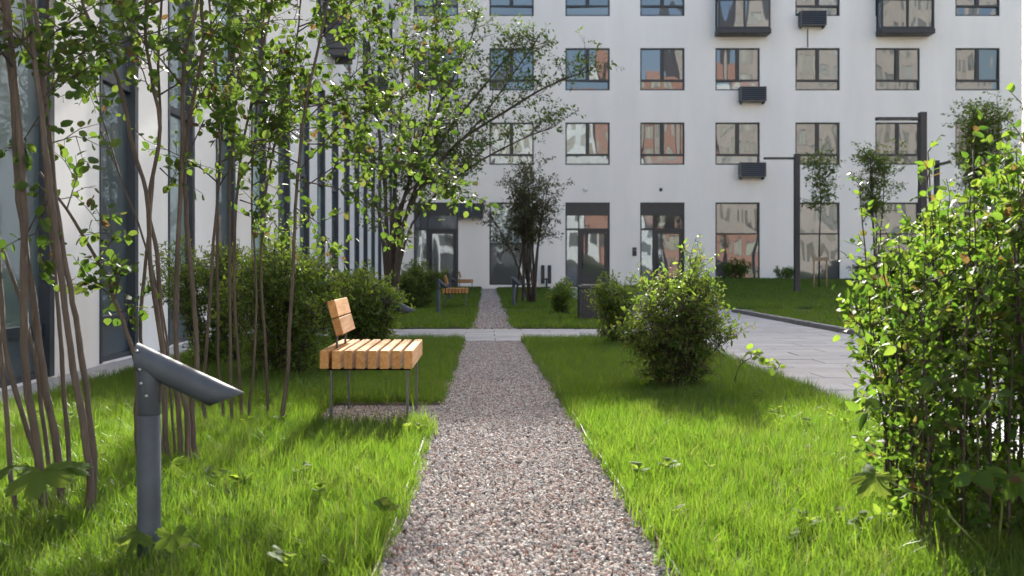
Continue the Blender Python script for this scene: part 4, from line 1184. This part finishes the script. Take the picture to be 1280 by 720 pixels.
broad_plant((-1.02, 3.2, 0), [(at(178, 668, 3.22), 0.12, R(-170), .2), (at(215, 668, 3.15), .10, R(-60), 1.0), (at(205, 690, 3.1), .05, R(-20), .6), (at(240, 680, 3.1), .04, R(10), .3)], 'small broad lobed leaves at the foot of the nearest bollard light', 3)
broad_plant((-.86, 3.9, 0), [(at(318, 622, 3.9), .05, R(-90), 1.1), (at(335, 640, 3.85), .045, R(-30), .4)], 'pale broad leaf standing alone in the sunlit grass', 4)
broad_plant((1.62, 3.3, 0), [(at(1095, 595, 3.35), 0.13, R(-150), .6), (at(1262, 595, 3.2), .17, R(-60), .7)], 'broad lobed leaves along the foot of the bright foreground shrub', 5)

# ------------------------------------------------------------------ timber bench
def make_bench():
    r = empty('timber_bench')
    # local: x across (0 = back edge, + towards the path), y along, z up
    W, L, zt = .535, .94, .44
    pitch = (W - .052) / 7
    sm = MB().box(-.0255, 0, zt - .105, .0255, L, zt, bev=.004).mesh('seat_slat', M['wood'])
    for i in range(8): link('seat_slat', sm, r, (.026 + pitch * i, random.uniform(-.003, .003), 0))
    for y in (.07, L - .10): MB().box(.03, y, zt - .119, W - .02, y + .03, zt - .107).build('cross_bar', M['matte_black'], r)
    lg = MB().box(-.007, -.0125, -.06, .007, .0125, zt - .1195).mesh('leg', M['steel'])
    for x in (.055, W - .035):
        for y in (.085, L - .085): link('leg', lg, r, (x, y, 0))
    bo = MB().tube([(0, 0, 0), (0, 0, .003)], .007, 10).mesh('bolt', M['steel'])
    for i in range(8):
        for y in (.085, L - .085): link('bolt', bo, r, (.026 + pitch * i, y, zt - .0005))
    tilt = Matrix.Rotation(R(-15), 4, 'Y')
    bm_ = MB().box(-.024, 0, -.052, .024, .56, .052, bev=.004).mesh('back_slat', M['wood'])
    for k in range(2):
        c = Vector((.075, .20, .565)) + (tilt @ Vector((0, 0, .109 * k)))
        link('back_slat', bm_, r, c, (0, R(-15), 0))
    for y in (.29, .67):
        p0 = Vector((.10, y, zt - .107)); p1 = Vector((.112, y, zt + .04)); 
        q = Vector((.075, y, .565)) + tilt @ Vector((.031, 0, -.05)); q2 = Vector((.075, y, .565)) + tilt @ Vector((-.028, 0, .14))
        e0 = Vector((.075, y, .565)) + tilt @ Vector((-.028, 0, -.05))
        mb = MB(); mb.tube([(.058, y, zt - .107), (.058, y, zt + .01), e0, q2], .007, 8); mb.build('back_support', M['steel'], r)
    return r
bench = make_bench(); bench.location = (-.955, 5.98, 0)
tag(bench, 'timber slat bench with small two-board backrest beside the gravel path', 'bench', 'timber benches along the path')
b2 = copy_tree(bench); b2.location = (-.92, 22.2, 0); tag(b2, 'timber slat bench farther along, in front of the dense dark bush', 'bench')
b3 = copy_tree(bench); b3.location = (-.98, 36.6, 0); tag(b3, 'timber slat bench farthest along the path, close to the white facade', 'bench')

# ------------------------------------------------------------------ bollard lights: post with a slanting, mitred tube head
def make_bollard():
    r = empty('bollard_light')
    rad = .040; n = 28
    Hh = .70; tl = R(25)
    # post: D shaped section
    def dsec(z, s=1.0):
        out = []
        for k in range(n):
            a = 2 * math.pi * k / n
            x, y = math.cos(a) * .0375 * s, math.sin(a) * .0375 * s
            out.append((x, y, z))
        return out
    def ring_loft(zs):
        mb = MB(); vv = []; ff = []
        for z, s in zs: vv += dsec(z, s)
        for i in range(len(zs) - 1):
            for k in range(n):
                k2 = (k + 1) % n; ff.append((i * n + k, i * n + k2, (i + 1) * n + k2, (i + 1) * n + k))
        mb.add(vv, ff, True); mb.add(dsec(zs[-1][0], zs[-1][1]), [tuple(range(n))]); return mb
    ring_loft([(-.06, 1), (.478, 1), (.479, .97)]).build('post', M['lampmetal'], r)
    sl = ring_loft([(.480, .97), (.482, 1), (.60, 1), (.652, 1)])
    sl.build('sleeve', M['lampmetal'], r)
    # head: half-open tube running down to the side, cut vertical at the post and level at the tip
    mb = MB(); vv = []; ff = []
    ax = Vector((math.cos(tl), 0, -math.sin(tl))); up = Vector((math.sin(tl), 0, math.cos(tl))); sd_ = Vector((0, 1, 0))
    rt = .043
    org = Vector((-.036, 0, .665))
    segs = 7
    for inner in (0, 1):
        rr = rt - .004 * inner
        for k in range(n):
            a = 2 * math.pi * k / n
            off = up * (math.cos(a) * rr) + sd_ * (math.sin(a) * rr)
            s0 = -off.x / ax.x                                       # vertical cut flush with the post
            s1 = .318 + (math.cos(a) * .040)                          # slanted cut at the tip, upper edge longest
            for j in range(segs + 1):
                t = j / segs; vv.append(org + off + ax * (s0 + (s1 - s0) * t) + Vector((0, 0, 0)))
    def id_(inner, k, j): return inner * n * (segs + 1) + (k % n) * (segs + 1) + j
    for k in range(n):
        for j in range(segs):
            ff.append((id_(0, k, j), id_(0, k, j + 1), id_(0, k + 1, j + 1), id_(0, k + 1, j)))
            ff.append((id_(1, k, j), id_(1, k + 1, j), id_(1, k + 1, j + 1), id_(1, k, j + 1)))
        ff.append((id_(0, k, segs), id_(1, k, segs), id_(1, k + 1, segs), id_(0, k + 1, segs)))
    mb.add(vv, ff, True)
    mb.add([vv[id_(0, k, 0)] for k in range(n)], [tuple(range(n))])
    hd = mb.build('head', M['lampmetal'], r)
    df = MB(); pts = []
    for k in range(n):
        a = 2 * math.pi * k / n; off = up * (math.cos(a) * (rt - .005)) + sd_ * (math.sin(a) * (rt - .005)); pts.append(org + off + ax * (.290 + math.cos(a) * .040))
    df.add(pts, [tuple(range(n))]); df.build('diffuser', M['ledwhite'], hd)
    # cable slot and screws
    MB().box(.030, -.012, .52, .0395, .012, .625, bev=.002).build('service_cover', M['dark_plastic'], r)
    for (x, y, z) in [(-.018, -.0345, .63), (-.014, -.0355, .585), (.004, -.0385, .545), (-.026, -.042, .690)]:
        s_ = MB(); s_.tube([(x, y + .004, z), (x, y - .0025, z)], .0045, 8); s_.build('screw', M['screw'], r)
    return r
bl = make_bollard(); bl.location = (-1.055, 3.26, 0); bl.scale = (.965, .965, .965)
tag(bl, 'grey bollard light with tilted tube head in the sunlit grass', 'bollard light', 'bollard lights along the path')
for (x, y, rz, label) in [(-.92, 9.3, 0, 'bollard light half hidden in the green bush behind the bench'),
                          (-.90, 19.8, 52, 'bollard light before the dense dark bush, next to the second bench'),
                          (-.95, 27.5, 60, 'bollard light on the far lawn beyond the second bench'),
                          (.62, 22.9, -60, 'bollard light at the far path edge beside the second crossing'),
                          (1.02, 27.8, -100, 'bollard light in front of the bronze multi-stemmed tree')]:
    c = copy_tree(bl); c.location = (x, y, 0); c.rotation_euler = (0, 0, R(rz)); tag(c, label)

# ------------------------------------------------------------------ lamp posts
def lamp_post(x, y, label, h, arm=1.25, w=.13, group='tall lamp posts on the side lawn', rz=0):
    z = mound(x, y) if x > 5.1 else 0
    r = empty('lamp_post', (x, y, z), rz); tag(r, label, 'lamp post', group)
    MB().box(-w / 2, -w / 2, -.1, w / 2, w / 2, h, bev=.008).build('pole', M['pole'], r)
    a = MB().box(-arm, -.05, h - .16, -w / 2 - .001, .05, h - .10, bev=.006).build('arm', M['pole'], r)
    MB().box(-arm + .04, -.04, h - .168, -.25, .04, h - .161).build('light_strip', M['ledwhite'], a)
    MB().box(-.16, -.16, -.02, .16, .16, .03, bev=.005).build('base_plate', M['pole'], r)
    MB().box(-w / 2 + .02, -w / 2 - .004, .45, w / 2 - .02, -w / 2 - .0005, .85).build('service_door', M['frame'], r)
lamp_post((996 - CX) / F * 30, 30, 'dark slim lamp post between the tall window and the staked sapling', 4.0, arm=.95, w=.15)
lamp_post((1153 - CX) / F * 20.5, 20.5, 'dark slim lamp post rising behind the bright foreground shrub', 3.97, arm=.92, w=.135)
lamp_post((1171 - CX) / F * 30, 30, 'dark slim lamp post beside the dense green young tree', 3.85, arm=.9, w=.13, rz=R(88))

# ------------------------------------------------------------------ litter bin
bx, by = (738.5 - CX) / F * 17.6, 17.6
bn = empty('litter_bin', (bx, by, 0)); tag(bn, 'dark square litter bin with perforated sides on the lawn', 'bin')
w, h = .42, .60
lid = MB(); lid.box(-w / 2 - .01, -w / 2 - .01, h - .05, w / 2 + .01, w / 2 + .01, h - .008, bev=.006); lid.build('rim', M['binmetal'], bn)
MB().box(-w / 2 + .05, -w / 2 + .05, h - .0075, w / 2 - .05, w / 2 - .05, h + .012).build('ash_plate', M['steel'], bn)
MB().box(-w / 2 + .03, -w / 2 + .03, .05, w / 2 - .03, w / 2 - .03, h - .051).build('liner', M['dark_plastic'], bn)
MB().box(-w / 2, -w / 2, -.02, w / 2, w / 2, .05).build('plinth', M['binmetal'], bn)
gr = MB(); k = 11
for i in range(k):
    x = -w / 2 + .012 + (w - .024) * i / (k - 1)
    for yy in (-w / 2 + .006, w / 2 - .006): gr.box(x - .009, yy - .005, .051, x + .009, yy + .005, h - .0505)
    for xx in (-w / 2 + .006, w / 2 - .006): gr.box(xx - .005, x - .009, .051, xx + .005, x + .009, h - .0505)
for j in range(13):
    z = .07 + (h - .15) * j / 12
    for yy in (-w / 2 + .006, w / 2 - .006): gr.box(-w / 2 + .01, yy - .003, z - .008, w / 2 - .01, yy + .003, z + .008)
    for xx in (-w / 2 + .006, w / 2 - .006): gr.box(xx - .003, -w / 2 + .01, z - .008, xx + .003, w / 2 - .01, z + .008)
gr.build('perforated_side', M['binmetal'], bn)

# ------------------------------------------------------------------ small stand at the wall
ws = empty('wall_stand', (fx(682), FY - .35, .0)); tag(ws, 'small black stand of two upright panels against the white wall', 'stand')
for dx in (-.14, .14):
    MB().box(dx - .075, -.03, .18, dx + .075, .03, .95, bev=.02).build('panel', M['dark_plastic'], ws)
MB().box(-.13, -.12, .0, .17, .12, .05, bev=.01).build('foot', M['dark_plastic'], ws)
MB().tube([(0.02, 0, .04), (.02, 0, .40)], .035, 8).build('stem', M['dark_plastic'], ws)
MB().box(-.07, -.02, .34, .07, .02, .40).build('bracket', M['dark_plastic'], ws)
